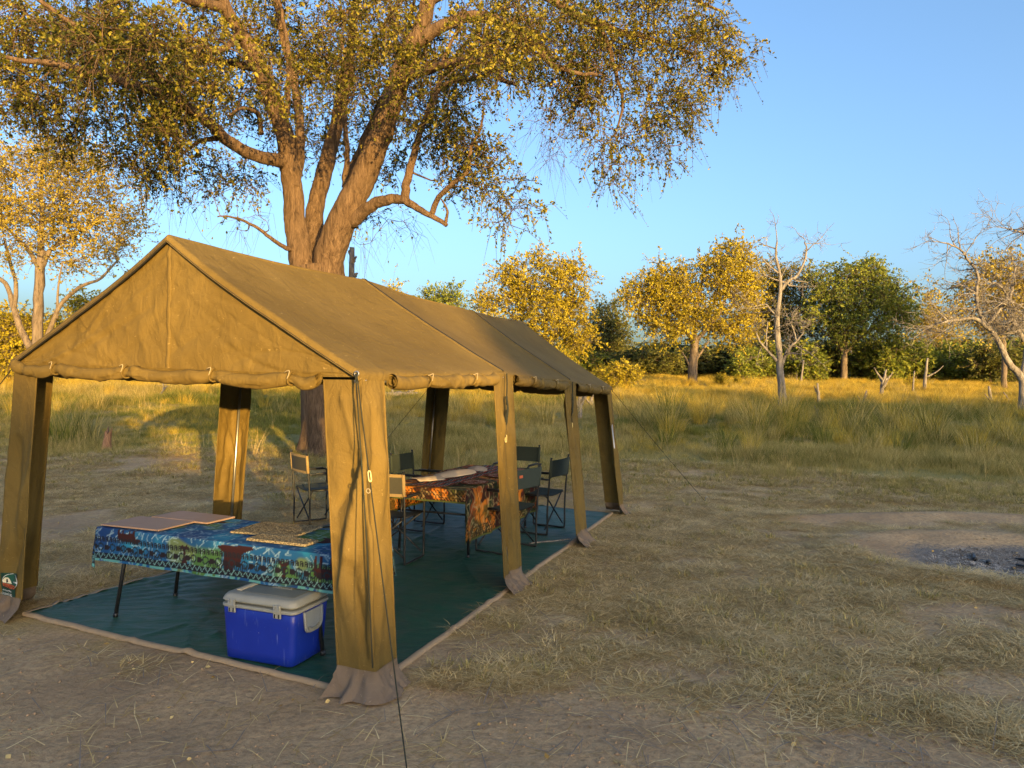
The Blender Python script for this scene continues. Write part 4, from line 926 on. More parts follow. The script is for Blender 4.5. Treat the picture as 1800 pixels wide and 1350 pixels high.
LB = [
 ([(546, 520), (530, 455), (521, 400, .1), (514, 335, .1), (508, 285, 0), (500, 235, -.2), (480, 185, -.5), (455, 120, -.9), (425, 60, -1.2), (398, 15, -1.5), (370, -60, -1.8), (345, -150, -2)], 29, 11, .8),
 ([(518, 330), (526, 270, .3), (527, 210, .5), (517, 140, .6), (500, 75, .5), (488, 20, .5), (480, -60, .6), (490, -160, .5)], 13, 6, .8),
 ([(508, 300), (498, 250, -.3), (505, 180, -.6), (508, 100, -.8), (495, 20, -.8), (470, -80, -.9)], 9, 4, .9),
 ([(566, 500), (553, 420, .6), (556, 360, .9), (568, 310, 1.1), (580, 262, 1.3), (592, 215, 1.5), (600, 170, 1.7), (612, 110, 2.0), (622, 40, 2.2), (630, -60, 2.4), (625, -170, 2.6)], 26, 8, .9),
 ([(575, 500), (583, 440, -.2), (606, 380, -.4), (632, 325, -.5), (655, 270, -.6), (676, 215, -.7), (694, 160, -.8), (715, 105, -.9), (738, 55, -1.0), (752, 0, -1.1), (760, -80, -1.2), (750, -180, -1.4)], 37, 11, .75),
 ([(606, 330, .4), (610, 270, .3), (606, 200, .2), (612, 150, .2), (600, 60, .3)], 8, 4, 1),
 ([(590, 430, .2), (612, 350, .7), (622, 290, 1.0), (650, 220, 1.3), (690, 130, 1.7), (720, 40, 2.0), (740, -60, 2.2)], 11, 5, 1),
 ([(618, 392, -.4), (648, 365, -.7), (676, 353, -.9), (704, 351, -1.0), (727, 362, -1.1), (752, 377, -1.2), (785, 396, -1.3)], 16, 7, 1),
 ([(712, 352, -1.0), (716, 318, -1.1), (727, 270, -1.2), (745, 215, -1.3), (768, 160, -1.4), (775, 125, -1.4), (790, 80, -1.5), (820, 20, -1.6)], 10, 4, 1),
 ([(768, 160, -1.4), (790, 145, -1.5), (830, 138, -1.7), (870, 125, -1.8), (890, 118, -1.9)], 6, 3, 1),
 ([(757, 380, -1.2), (772, 345, -1.4), (800, 320, -1.6), (822, 300, -1.7), (828, 262, -1.7), (845, 225, -1.7), (850, 190, -1.7)], 6.5, 3, 1),
 ([(783, 392, -1.3), (786, 370, -1.3), (776, 350, -1.3)], 4, 2.5, 1),
 ([(694, 160, -.8), (720, 135, -1.2), (752, 122, -1.6), (805, 109, -2.0), (850, 112, -2.3), (882, 138, -2.5), (908, 150, -2.6)], 13, 5, 1),
 ([(730, 75, -1.0), (790, 40, -1.2), (850, 28, -1.3), (915, 55, -1.4), (945, 80, -1.5), (970, 112, -1.5), (1010, 128, -1.5), (1050, 132, -1.5)], 14, 5, 1),
 ([(752, 0, -1.1), (830, -30, -.6), (930, -20, -.2), (1020, 30, 0), (1090, 55, .2), (1150, 70, .3), (1220, 95, .4)], 15, 4, 1),
 ([(1020, 30, 0), (1060, 60, -.3), (1080, 120, -.5), (1095, 180, -.5), (1080, 240, -.5)], 8, 3, 1),
 ([(760, -80, -1.2), (860, -120, -.5), (980, -110, 0), (1100, -60, .4), (1200, -10, .6), (1270, 20, .7)], 13, 4, 1),
 ([(505, 287, 0), (470, 278, -.5), (428, 264, -1.0), (395, 240, -1.4), (365, 215, -1.8), (338, 195, -2.1), (303, 172, -2.5), (235, 150, -3.0), (163, 128, -3.4), (90, 112, -3.7), (10, 100, -4)], 16, 5, .8),
 ([(330, 190, -2.2), (280, 140, -2.6), (225, 97, -3.0), (167, 66, -3.4), (100, 25, -3.8), (20, -40, -4.1)], 11, 4, 1),
 ([(405, 246, -1.3), (375, 243, -1.4), (348, 250, -1.6), (325, 266, -1.7), (296, 272, -1.9)], 7, 2.5, 1),
 ([(395, 15, -1.5), (320, -5, -2.2), (240, -40, -2.8), (120, -70, -3.4)], 12, 4, 1),
 ([(455, 120, -.9), (400, 110, -.2), (330, 95, .5), (250, 60, 1.2), (150, 30, 1.8)], 10, 4, 1),
 ([(425, 60, -1.2), (380, 90, -1.8), (330, 60, -2.4)], 8, 4, 1),
 ([(520, 440), (503, 436, -.3), (478, 420, -.6), (455, 402, -.8), (428, 388, -1.0), (404, 381, -1.2), (382, 381, -1.3)], 6, 2.2, 1),
 ([(460, 235, -.6), (452, 200, -1), (425, 190, -1.6), (400, 205, -2)], 6, 3, 1),
]
for pts, a, b_, pw in LB: limb(mb, px(pts), a * w * .74, b_ * w * .50, 46 if a > 20 else 26, 16 if a > 20 else 9, .055, nodes, nr, pw, a > 9)
world_child(mb.build('trunk', BARK), big)
BL = [(95, 55, 170, 95, -2), (30, 165, 110, 85, -2), (190, 130, 150, 95, -2), (130, 225, 90, 55, -1), (215, 270, 60, 40, -1.5), (275, 200, 90, 70, -2), (310, 290, 65, 45, -1), (330, 75, 150, 100, -1), (365, 160, 90, 70, .5), (405, 300, 70, 38, .5), (250, 305, 45, 28, -1.5), (440, 330, 40, 25, .5),
      (470, 70, 110, 110, 1), (470, 200, 55, 80, 1.5), (560, 90, 120, 120, 2), (560, 240, 70, 70, 2.5), (650, 90, 110, 110, .5), (640, 200, 45, 60, 2.5), (740, 110, 110, 110, 0), (735, 210, 70, 60, .5), (700, 300, 40, 40, .5), (790, 230, 75, 70, -1), (800, 320, 50, 35, -1), (860, 320, 55, 40, -1.5), (905, 350, 40, 28, -1.6), (890, 395, 18, 22, -1.5), (850, 270, 60, 50, -1.3), (650, 385, 25, 22, .3),
      (860, 90, 120, 100, -1), (960, 60, 130, 90, -1), (1000, 150, 90, 70, -1), (1075, 90, 120, 100, 0), (1180, 70, 110, 85, .3), (1255, 50, 65, 65, .5), (1245, 130, 42, 42, .4), (1175, 170, 75, 55, .2), (1120, 215, 60, 50, 0), (1190, 225, 40, 35, 0), (1060, 235, 35, 45, -.4), (1080, 290, 30, 28, -.4), (1078, 320, 12, 16, -.4), (1185, 280, 22, 22, 0), (1305, 105, 18, 18, .5),
      (200, -120, 260, 120, -1.5), (430, -170, 230, 150, 0), (650, -190, 240, 170, 1), (880, -150, 240, 140, 0), (1090, -70, 200, 110, .5), (560, -320, 300, 110, .5)]
BL += [(620, 20, 100, 50, -3), (350, 150, 80, 50, -3.5), (240, 60, 150, 70, -4.5), (880, 60, 110, 70, -3.5), (290, 235, 60, 45, -3.5), (700, 110, 70, 60, -2.6), (600, 150, 60, 50, -2.2), (510, 130, 60, 60, -2.4), (790, 180, 50, 40, -2.5)]
cl = blob_points(BL, YM, 1900, .75, 5, .5)
cl = cl[~((np.abs(cl[:, 0] - (-3.2)) < 2.4) & (cl[:, 1] < YM + .6) & (cl[:, 2] < 8.6) & (rng.random(len(cl)) < .22))]
px_y = cl[:, 1]
tw = MB(); lf = MB(); outd = connect(tw, nodes, nr, cl, .007, .14, .05, .12, 4)
spray(lf, tw, cl, outd, .50, 9, 15, .074, .5, 0, .30, .05, .005)
# bare hanging twiglets at the crown's lower edge
bp = blob_points([(985, 235, 70, 50, -1), (700, 395, 40, 20, 0), (640, 420, 40, 25, .3), (330, 345, 60, 25, -1), (440, 395, 40, 20, -.6), (215, 290, 70, 30, -1.5), (1130, 260, 70, 20, 0)], YM, 70, .6, 9)
od = connect(tw, nodes, nr, bp, .005, .14, .02, -.05, 3)
spray(lf, tw, bp, od, .55, 5, 2, .07, .8, 0, .27, .75, .0028)
world_child(tw.build('twigs', BARK), big); crown = world_child(lf.build('crown', LEAF_OLIVE, attr='rnd', smooth=False), big); crown['kind'] = 'stuff'

# ---- generic living tree from pixels
def px_tree(name, label, Y, base_px, limbs, blobs, ncl, leafmat, leaf, rad, ntw=7, nlf=9, group=None, barkm=None, droop=.25, upw=.15, seed=1, base_r=None, bare=0.0, cat='tree', shell=.4, twr=.008):
    base = on_ground(base_px, Y); root = empty(name, base, label, cat, group); mb = MB(); nodes, nr = [], []; w = Y / F
    for k, (pts, a, b_) in enumerate(limbs):
        P = px_path(pts, Y)
        if k == 0 or pts[0][1] is None: P[0] = base - UP * .08
        limb(mb, P, a * w, b_ * w, 18, 8, .12, nodes, nr)
    cl = blob_points(blobs, Y, ncl, .8, seed, shell); tw, lf = MB(), MB()
    od = connect(mb, nodes, nr, cl, .012, .12, .09, .12, 4)
    spray(lf, tw, cl, od, rad, ntw, nlf, leaf, droop, upw, .33, bare, twr)
    world_child(mb.build('trunk', barkm or BARKF), root); world_child(tw.build('twigs', barkm or BARKF), root)
    cr = world_child(lf.build('crown', leafmat, attr='rnd', smooth=False), root); cr['kind'] = 'stuff'; return root
# left tree, several stems, pale foliage
px_tree('slender_tree', 'slender tree with pale golden leaves and several stems beyond the tent gable', 32, 64,
  [([(66, 640), (66, 580), (68, 520), (71, 470), (74, 440)], 9, 7), ([(72, 470), (72, 420), (74, 380), (72, 330), (80, 280)], 6, 2), ([(74, 470), (88, 440), (110, 425), (140, 405), (170, 390)], 4.5, 1.5), ([(70, 475), (50, 440), (32, 420), (10, 400), (-25, 380)], 4.5, 1.5), ([(74, 395), (90, 385), (120, 365), (150, 330)], 3.5, 1.2),
   ([(70, 640, .5), (42, 590, .8), (25, 545, 1), (10, 500, 1.2), (-15, 480, 1.4)], 7, 3), ([(25, 545, 1), (28, 500, 1), (15, 450, 1), (8, 420, 1)], 4, 2), ([(66, 640, -.4), (85, 585, -.5), (108, 535, -.7), (140, 505, -.9), (175, 490, -1), (205, 460, -1)], 5, 1.5), ([(100, 560, -.6), (103, 500, -.7), (110, 460, -.8)], 2.5, 1)],
  [(20, 290, 60, 45), (80, 280, 70, 40), (140, 300, 60, 45), (60, 340, 80, 45), (150, 360, 60, 45), (20, 390, 50, 40), (205, 410, 45, 40), (230, 390, 20, 30), (180, 440, 40, 25), (30, 440, 45, 30), (-40, 350, 60, 80), (110, 400, 60, 40), (130, 450, 50, 25)], 360, LEAF_PALE, .13, .85, 9, 10, seed=3, bare=.10, droop=.1, upw=.25, twr=.005)
# far trees
FAR = 'trees along the far edge of the meadow'
px_tree('round_tree', 'tall broad tree with gold lit top rising just behind the tent roof end', 50, 965, [([(965, 680), (962, 640), (955, 610)], 7, 5), ([(955, 610), (925, 580), (895, 550)], 4, 2), ([(955, 610), (960, 560), (950, 500)], 4, 2), ([(957, 610), (990, 570), (1010, 520)], 4, 2)],
  [(950, 490, 62, 45), (900, 510, 42, 42), (1008, 478, 30, 30), (885, 480, 22, 20), (860, 535, 36, 26), (940, 545, 80, 42), (1000, 540, 45, 45), (1012, 590, 28, 35), (900, 580, 50, 35), (960, 600, 60, 30), (955, 455, 25, 15)], 300, LEAF_GOLD, .175, .95, 11, 12, FAR, seed=11)
px_tree('round_tree', 'golden sunlit tree with a short bare trunk standing at the edge of the yellow grass', 48, 1217, [([(1217, 672), (1218, 640), (1221, 612), (1220, 592)], 8.5, 7), ([(1220, 600), (1205, 580), (1190, 555), (1165, 530)], 4.5, 2), ([(1221, 602), (1240, 580), (1265, 550), (1280, 510)], 4.5, 2), ([(1220, 600), (1222, 560), (1230, 510), (1240, 470)], 4, 2), ([(1218, 640), (1232, 620), (1245, 600)], 3, 1.5), ([(1215, 650), (1203, 625), (1192, 610)], 2, 1)],
  [(1260, 480, 68, 45), (1285, 450, 40, 24), (1155, 500, 50, 42), (1200, 520, 65, 45), (1150, 550, 48, 30), (1290, 530, 48, 48), (1235, 560, 60, 32), (1300, 580, 35, 28), (1180, 580, 45, 22), (1120, 520, 25, 30), (1320, 505, 20, 30)], 330, LEAF_GOLD, .17, .9, 11, 13, FAR, seed=12)
px_tree('round_tree', 'dark spreading tree with flat gold tipped crown and forked trunk amid bushes', 56, 1483, [([(1483, 665), (1484, 640), (1484, 618)], 6, 5), ([(1484, 620), (1465, 598), (1445, 580)], 3.5, 1.6), ([(1485, 620), (1510, 595), (1545, 570)], 3.5, 1.6), ([(1485, 618), (1490, 580), (1500, 540)], 3, 1.4)],
  [(1500, 485, 55, 28), (1455, 505, 35, 35), (1550, 515, 50, 35), (1500, 530, 75, 38), (1445, 555, 35, 32), (1575, 560, 35, 35), (1520, 575, 70, 25), (1540, 475, 25, 16), (1590, 530, 20, 25), (1480, 590, 40, 16)], 320, LEAF_GREEN, .18, 1.0, 11, 13, FAR, seed=13)
px_tree('round_tree', 'bushy dark tree crowded right behind the bare forked dead tree', 60, 1395, [([(1395, 668), (1392, 620), (1390, 580)], 5, 3), ([(1391, 590), (1370, 550), (1352, 510)], 3, 1.5), ([(1391, 590), (1405, 540), (1410, 500)], 3, 1.5)],
  [(1350, 490, 32, 32), (1395, 500, 45, 42), (1375, 545, 55, 45), (1410, 580, 45, 35), (1360, 590, 35, 25), (1335, 545, 25, 35)], 240, LEAF_OLIVE, .17, 1.05, 10, 12, FAR, seed=14)
px_tree('round_tree', 'small dark rounded tree in the gap between the two large golden trees', 66, 1066, [([(1066, 665), (1066, 610), (1065, 580)], 4, 2.5)],
  [(1065, 560, 28, 28), (1080, 590, 25, 25), (1045, 590, 22, 30), (1068, 610, 35, 22)], 110, LEAF_DARK, .24, 1.2, 9, 10, FAR, seed=15)
px_tree('round_tree', 'pale thin crowned tree between the dark spreading tree and the tangled dead tree', 64, 1632, [([(1635, 670), (1632, 620), (1630, 570)], 3.5, 2), ([(1632, 620), (1650, 580), (1665, 550)], 2.5, 1)],
  [(1625, 520, 28, 25), (1640, 560, 40, 35), (1615, 580, 30, 30), (1660, 595, 35, 30), (1680, 570, 20, 30)], 120, LEAF_PALE, .22, 1.1, 7, 8, FAR, seed=16, bare=.2)
px_tree('round_tree', 'brownish leafy tree standing behind the tangled dead tree', 46, 1765, [([(1768, 680), (1765, 620), (1760, 570)], 5, 3), ([(1762, 590), (1735, 540), (1720, 500)], 3, 1.5), ([(1762, 590), (1790, 540), (1805, 490)], 3, 1.5)],
  [(1745, 480, 45, 32), (1785, 475, 40, 32), (1720, 515, 35, 30), (1770, 530, 60, 40), (1820, 510, 50, 50), (1690, 540, 25, 25), (1750, 570, 45, 25), (1860, 540, 60, 70)], 260, LEAF_PALE, .19, .95, 8, 8, FAR, seed=17, bare=.15)
px_tree('round_tree', 'distant dark green treetop showing above the middle of the tent roof', 85, 778, [([(778, 672), (778, 600), (778, 540)], 4, 2)], [(765, 520, 24, 14), (795, 518, 18, 14), (780, 540, 45, 20), (778, 575, 50, 25)], 120, LEAF_GREEN, .3, 1.5, 8, 9, FAR, seed=18)
px_tree('round_tree', 'distant yellow treetop barely showing over the tent ridge', 80, 690, [([(690, 672), (688, 600), (686, 540)], 4, 2)], [(686, 515, 16, 14), (690, 550, 35, 25), (665, 560, 30, 25)], 70, LEAF_GOLD, .28, 1.4, 8, 9, FAR, seed=19)
px_tree('round_tree', 'yellow sunlit tree low behind the slender tree beside the tent gable', 38, 20, [([(20, 668), (22, 620), (25, 590)], 5, 3), ([(22, 620), (0, 590), (-25, 570)], 3, 1.5)], [(20, 570, 40, 25), (-30, 580, 50, 45), (55, 580, 40, 25), (15, 610, 55, 30), (-10, 640, 50, 20), (100, 590, 30, 30)], 200, LEAF_GOLD, .17, .8, 9, 10, FAR, seed=20)
px_tree('round_tree', 'yellow leafy tree low behind the left slope of the tent gable', 44, 150, [([(150, 668), (150, 620), (148, 560)], 4, 2)], [(140, 540, 40, 25), (170, 580, 40, 40), (120, 600, 40, 30), (230, 600, 50, 35), (330, 610, 60, 35)], 150, LEAF_GOLD, .2, .95, 8, 9, FAR, seed=21)

# ---- dead trees
def twist(mb, p, d, L, r, depth, nodes=None, up=.25, spread=.75, wig=.35, k=6):
    n = 5; P = [p]; dd = nrm(d)
    for i in range(n):
        dd = nrm(dd + rng.normal(size=3) * wig / math.sqrt(n) * 1.4 + UP * up * .12); P.append(P[-1] + dd * L / n)
    P = np.array(P); r1 = r * .45; mb.tube(P, np.linspace(r, r1, n + 1), max(4, k), True)
    if depth <= 0: return
    for j in range(rng.integers(3, 5)):
        t = rng.uniform(.3, 1.0); q = P[int(t * n)]; nd = nrm(dd * .6 + rng.normal(size=3) * spread)
        twist(mb, q, nd, L * rng.uniform(.45, .75), max(r * (1 - .55 * t) * .62, .008), depth - 1, None, up, spread, wig, k - 1)
    twist(mb, P[-1], dd, L * .55, r1, depth - 1, None, up, spread, wig, k - 1)
def dead_tree(name, label, Y, base_px, limbs, tips, dep=2, blen=1.0, base_y=None, extra=0):
    base = on_ground(base_px, Y); root = empty(name, base, label, 'dead tree', None); mb = MB(); w = Y / F; nodes, nr = [], []
    for k, (pts, a, b_) in enumerate(limbs):
        P = px_path(pts, Y)
        if k == 0: P[0] = base - UP * .1
        limb(mb, P, a * w * .80, b_ * w * .75, 20, 10 if k == 0 else 7, .16, nodes, nr)
    world_child(mb.build('trunk', DEADW), root); bb = MB()
    for (tx, ty, dx_, dy_, L, dY) in tips:
        p = at(tx, ty, Y + dY); d = np.array([dx_, rng.normal() * .4, -dy_]); j = int(np.argmin(np.linalg.norm(np.array(nodes) - p, axis=1)))
        twist(bb, np.array(nodes)[j], d, L * blen, min(nr[j] * .7, .05), dep)
    N = np.array(nodes)
    for q in range(extra):
        j = rng.integers(len(N) // 4, len(N)); twist(bb, N[j], nrm(rng.normal(size=3) * [1, .8, .7] + UP * .1), rng.uniform(.5, 1.3) * blen, min(nr[j] * .6, .04), dep)
    world_child(bb.build('branches', DEADW), root); return root
dead_tree('dead_tree', 'bare grey dead tree with upright trunk forking into pale twisted branches', 31, 1375,
  [([(1375, 712), (1374, 680), (1370, 650), (1371, 632), (1368, 600), (1366, 570), (1368, 535), (1372, 510), (1370, 480), (1364, 450), (1366, 425)], 9, 2), ([(1374, 655), (1366, 635), (1350, 618), (1335, 600), (1330, 585)], 4, 1.5), ([(1375, 640), (1385, 615), (1400, 600), (1412, 585)], 4, 1.5), ([(1372, 510), (1385, 495), (1400, 485), (1412, 465), (1418, 440), (1414, 425)], 4, 1.5), ([(1368, 480), (1350, 465), (1340, 455)], 2.5, 1), ([(1368, 560), (1355, 545), (1345, 535), (1322, 540)], 2.5, 1), ([(1400, 600), (1395, 580), (1388, 565)], 2, 1), ([(1348, 616), (1347, 590), (1350, 565)], 2, 1)],
  [(1366, 425, -.3, -1, .9, 0), (1362, 440, -.9, -.5, .8, 0), (1415, 430, -.2, -1, .8, 0), (1418, 440, .9, -.6, .9, 0), (1412, 585, .4, -.9, .8, 0), (1330, 585, -.3, -.8, .7, 0), (1322, 540, -1, .4, .8, 0), (1340, 455, -.6, -.8, .6, 0), (1390, 565, .8, -.3, .9, 0)], 2, 1.0, extra=26)
dead_tree('dead_tree', 'leaning dead tree with a dense tangle of bare pale branches', 29, 1797,
  [([(1797, 712), (1798, 690), (1796, 665), (1775, 640), (1762, 615), (1748, 590), (1735, 572)], 9, 5), ([(1796, 668), (1802, 640), (1806, 600), (1800, 560), (1815, 500), (1830, 440)], 7, 3), ([(1740, 580), (1715, 560), (1690, 562), (1665, 565), (1640, 572), (1625, 580)], 4.5, 1.5), ([(1736, 575), (1720, 545), (1716, 510), (1718, 480), (1700, 455), (1690, 440), (1672, 430), (1650, 425)], 4.5, 1.3), ([(1800, 600), (1785, 570), (1775, 540), (1780, 500), (1785, 470)], 5, 2), ([(1735, 572), (1760, 540), (1770, 520), (1755, 500), (1735, 495)], 4, 1.5), ([(1800, 580), (1770, 585), (1745, 590)], 3, 1), ([(1830, 440), (1805, 415), (1785, 405), (1760, 400)], 3, 1)],
  [(1650, 425, -.9, -.2, .8, 0), (1690, 440, -.4, -1, .9, 0), (1625, 580, -1, .3, .9, 0), (1665, 565, -.7, -.5, .9, 0), (1785, 470, -.5, -1, .8, 0), (1735, 495, -1, -.3, .9, 0), (1760, 400, -.8, -.6, .9, 0), (1716, 510, -1, -.2, .9, 0), (1720, 545, -1, .2, .9, 0), (1640, 572, -.3, .9, .6, 0)], 2, 1.0, extra=95)

# ------------------------------------------------------------------ bushes
def proto_bush(seed, leafmat, leaf=.16, ncl=95, ntw=8, nlf=9):
    r = np.random.default_rng(seed); mb, tw, lf = MB(), MB(), MB(); nodes, nr = [], []
    for k in range(6):
        an_ = r.random() * 6.28; top = np.array([math.cos(an_) * .55, math.sin(an_) * .55, r.uniform(.9, 1.5)])
        limb(mb, [np.array([math.cos(an_) * .12, math.sin(an_) * .12, -.05]), top * [.35, .35, .45], top], .035, .014, 9, 5, .1, nodes, nr)
    d = nrm(r.normal(size=(ncl, 3))); rad = r.random(ncl) ** .45; P = d * rad[:, None] * [1.0, 1.0, .85] + [0, 0, 1.0]
    P[:, 2] = np.maximum(P[:, 2], .15); lump = 1 + .35 * np.sin(P[:, 0] * 3 + seed) * np.cos(P[:, 1] * 3.3); P[:, :2] *= lump[:, None]
    od = connect(mb, nodes, nr, P, .008, .12, .03, .1, 3); spray(lf, tw, P, od, .42, ntw, nlf, leaf, .15, .25, .30, .0, .006)
    return [('stems', mb.build('stems', BARKF, 'nolink').data), ('twigs', tw.build('twigs', BARKF, 'nolink').data), ('crown', lf.build('crown', leafmat, 'nolink', attr='rnd', smooth=False).data)]
PB = {'green': [proto_bush(1, LEAF_GREEN), proto_bush(2, LEAF_GREEN)], 'dark': [proto_bush(3, LEAF_DARK), proto_bush(4, LEAF_DARK)], 'gold': [proto_bush(5, LEAF_GOLD)]}
def bush(kind, p, sx, sz, label, group, name='bush', rz=None, cat='bush'):
    v = PB[kind][rng.integers(len(PB[kind]))]; root = bpy.data.objects.new(name, None); C.objects.link(root); root.empty_display_size = .2
    root.location = tuple(p); root.scale = (sx, sx, sz); root.rotation_euler.z = rng.random() * 6.28 if rz is None else rz; tag(root, label, cat, group)
    for nm, me in v:
        o = bpy.data.objects.new(nm, me); C.objects.link(o); o.parent = root
        if nm == 'crown': o['kind'] = 'stuff'
    return root
GB = 'bushes of the thicket at the far edge of the meadow'
for (bx, Y, wpx, top, kind) in ((1000, 58, 50, 600, 'green'), (1125, 60, 45, 612, 'dark'), (1165, 60, 45, 618, 'dark'), (1215, 64, 60, 612, 'dark'), (1270, 64, 55, 608, 'dark'), (1310, 56, 40, 612, 'green'), (1345, 58, 42, 605, 'green'), (1418, 56, 45, 602, 'green'), (1450, 60, 45, 606, 'dark'), (1525, 58, 45, 598, 'green'), (1560, 56, 45, 592, 'green'), (1605, 58, 45, 600, 'green'), (1650, 60, 48, 603, 'green'), (1700, 58, 50, 606, 'green'), (1745, 54, 45, 604, 'dark'), (1790, 56, 50, 600, 'green'), (1840, 56, 60, 598, 'dark'), (1500, 68, 60, 600, 'dark'), (1380, 68, 60, 605, 'dark'), (1600, 70, 70, 596, 'dark'), (1690, 70, 70, 598, 'dark'), (1040, 64, 55, 618, 'dark'), (900, 62, 70, 600, 'green'), (820, 66, 70, 600, 'dark'), (1780, 70, 80, 590, 'dark'), (1180, 74, 80, 600, 'dark'), (1320, 74, 80, 598, 'dark'), (1080, 74, 70, 600, 'dark'), (1440, 76, 70, 600, 'dark'), (1890, 62, 80, 590, 'green'),
   (740, 66, 80, 610, 'dark'), (640, 66, 80, 612, 'green'), (540, 66, 80, 612, 'dark'), (440, 64, 80, 615, 'green'), (340, 62, 80, 612, 'dark'), (250, 60, 70, 610, 'green')):
    p = on_ground(bx, Y); ztop_ = at(bx, top, Y)[2]; sz = max(.6, (ztop_ - p[2]) / 2.05); lab = {'green': 'fresh green leafy bush in the thicket across the meadow', 'dark': 'dark olive bush in the thicket across the meadow'}[kind]
    bush(kind, p, wpx * Y / F / 1.15, sz, lab, GB + (' (green)' if kind == 'green' else ' (dark)'))
for bx, Y, wpx, top in ((1092, 38, 32, 632),):
    p = on_ground(bx, Y); bush('gold', p, wpx * Y / F / 1.2, (at(bx, top, Y)[2] - p[2]) / 2.05, 'small golden bush catching the sun at the rear corner of the tent', None)
for bx, Y, wpx, top in ((1060, 44, 18, 640), (1268, 46, 14, 655), (1297, 46, 8, 658), (1600, 46, 10, 660), (985, 42, 30, 612)):
    p = on_ground(bx, Y); bush('gold', p, wpx * Y / F / 1.2, max(.3, (at(bx, top, Y)[2] - p[2]) / 2.05), 'low yellow shrub growing in the golden grass', 'low yellow shrubs in the meadow', 'shrub')
# the bushveld thicket behind the clearing, on the sun's side: it keeps the low sun off the ground
def hprof(p):
    return float(np.interp(p, [-40, -12, -6, -4.6, -3.2, -1.8, -1.0, -.5, 0, 1, 2.3, 2.8, 3.4, 6, 9, 11, 19, 22.6, 23.4, 24.4, 25.2, 45, 60, 80], [6.7, 6.7, 6.7, 5.5, 6.4, 5.8, 5.4, 4.6, 4.25, 4.2, 4.3, 4.9, 7.1, 7.2, 6.6, 6.1, 6.1, 6.4, 8.6, 8.6, 6.3, 6.3, 6.1, 6.0]))
for row, (q, dp) in enumerate(((40.0, 1.6), (43.0, 2.3))):
    p_ = -30.0 + row
    while p_ < 72:
        near_ = -4 < p_ < 5; h = hprof(p_) * rng.uniform(.98, 1.02); pos = SH * (q + rng.uniform(-.6, .6)) + PH * p_; z0 = float(zg(pos[0], pos[1]))
        bush('dark', (pos[0], pos[1], z0 - .05), rng.uniform(.7, .8) if near_ else rng.uniform(1.25, 1.5), (h - z0 + (q - 40) * .08) / 2.12, 'tall dense bush in the thicket on the sunny side of the clearing', 'bushes of the thicket behind the clearing'); p_ += (.85 if near_ else dp) * rng.uniform(.85, 1.1)

# ------------------------------------------------------------------ stumps, logs, deadwood
def stump(name, label, p, h, r, lean=(0, 0), jag=.3, mat=None, group=None, cat='stump', seed=0):
    r_ = np.random.default_rng(seed + 100); k, n = 14, 12; T = np.linspace(0, 1, n); P = []
    jags = 1 - jag * r_.random(k) ** 1.3
    for a in range(k):
        an_ = a * 2 * math.pi / k; row = []
        for t in T:
            z = t * h * jags[a]; rad = r * (1.35 - .55 * min(1, t * 3) + .12 * math.sin(an_ * 3 + seed) + .10 * (r_.random() - .5)) * (1 - .25 * t)
            row.append([math.cos(an_) * rad + lean[0] * z, math.sin(an_) * rad + lean[1] * z, z - .04])
        P.append(row)
    b = MB(); b.grid(np.array(P), wrap=True); base = b.n; ctr = np.array([lean[0] * h * .6, lean[1] * h * .6, h * .55])
    b.add([ctr], np.zeros((0, 3), int)); 
    b.L.append(np.array([[a * n + n - 1, ((a + 1) % k) * n + n - 1, base] for a in range(k)]).ravel()); b.T.append(np.full(k, 3))
    o = b.build(name, mat or DEADW); o.location = tuple(p); return tag(o, label, cat, group)
RUST = m_bark('weathered_red_wood', (.26, .14, .085), (.40, .24, .15), 14, 1.0, .8, .02)
stump('broken_stump', 'short splintered reddish stump among grass seen through the tent', gp(187, 792), .62, .12, (.10, 0), .55, RUST, seed=3)
def antler(name, label, p, h, r, seed, nb=3, group=None, lean=0.0, bl=None):
    global rng
    keep_ = rng; rng = np.random.default_rng(seed); b = MB(); P = np.array([[0, 0, -.06], [lean * h * .4, .02, h * .45], [lean * h, 0, h]]); limb(b, P, r, r * .45, 10, 7, .2)
    for k in range(nb):
        q = P[1] * rng.uniform(.4, 1.4) if bl is None else lerp(P[1], P[2], rng.uniform(.55, 1.0)); d = nrm(np.array([rng.normal(), rng.normal() * .6, .9])); hb = h if bl is None else bl; limb(b, [q, q + d * hb * .3 + UP * .03, q + d * hb * .5 + UP * hb * .12], r * .55, r * .15, 8, 5, .15)
    rng = keep_; o = b.build(name, DEADW); o.location = tuple(p); return tag(o, label, 'stump', group)
tall = on_ground(616, 24); antler('dead_snag', 'weathered dead snag rising above the tent ridge beside the big tree', tall, (at(616, 438, 24)[2] - tall[2]) + .06, .19, 77, 4, bl=.45)['category'] = 'dead tree'
SG = 'small dead snags sticking out of the meadow grass'
for k, (x_, y_, h, r_, nb, ln) in enumerate(((1440, 708, .70, .09, 1, -.1), (1515, 716, .55, .05, 4, .3), (1548, 696, 1.0, .10, 5, .2), (1745, 716, .75, .10, 1, -.2), (1782, 716, .5, .05, 2, -.7), (1440, 735, .35, .04, 2, -.4), (1624, 690, 1.35, .09, 1, .1), (1605, 690, .8, .05, 0, .05), (1018, 735, 1.35, .13, 5, .05), (1040, 720, .9, .10, 2, 0), (960, 697, .75, .12, 0, 0), (832, 690, .7, .07, 0, .05), (720, 698, .55, .08, 4, 0), (1495, 662, 1.1, .08, 0, 0), (1312, 668, .5, .05, 2, .2), (1400, 672, .6, .05, 0, 0), (1408, 674, .9, .06, 0, .1))):
    p = gp(x_, y_); antler('dead_snag', 'small grey dead snag poking out of the meadow grass', p, h * p[1] / 30 + .15, r_ * p[1] / 32, 40 + k, nb, SG, ln)
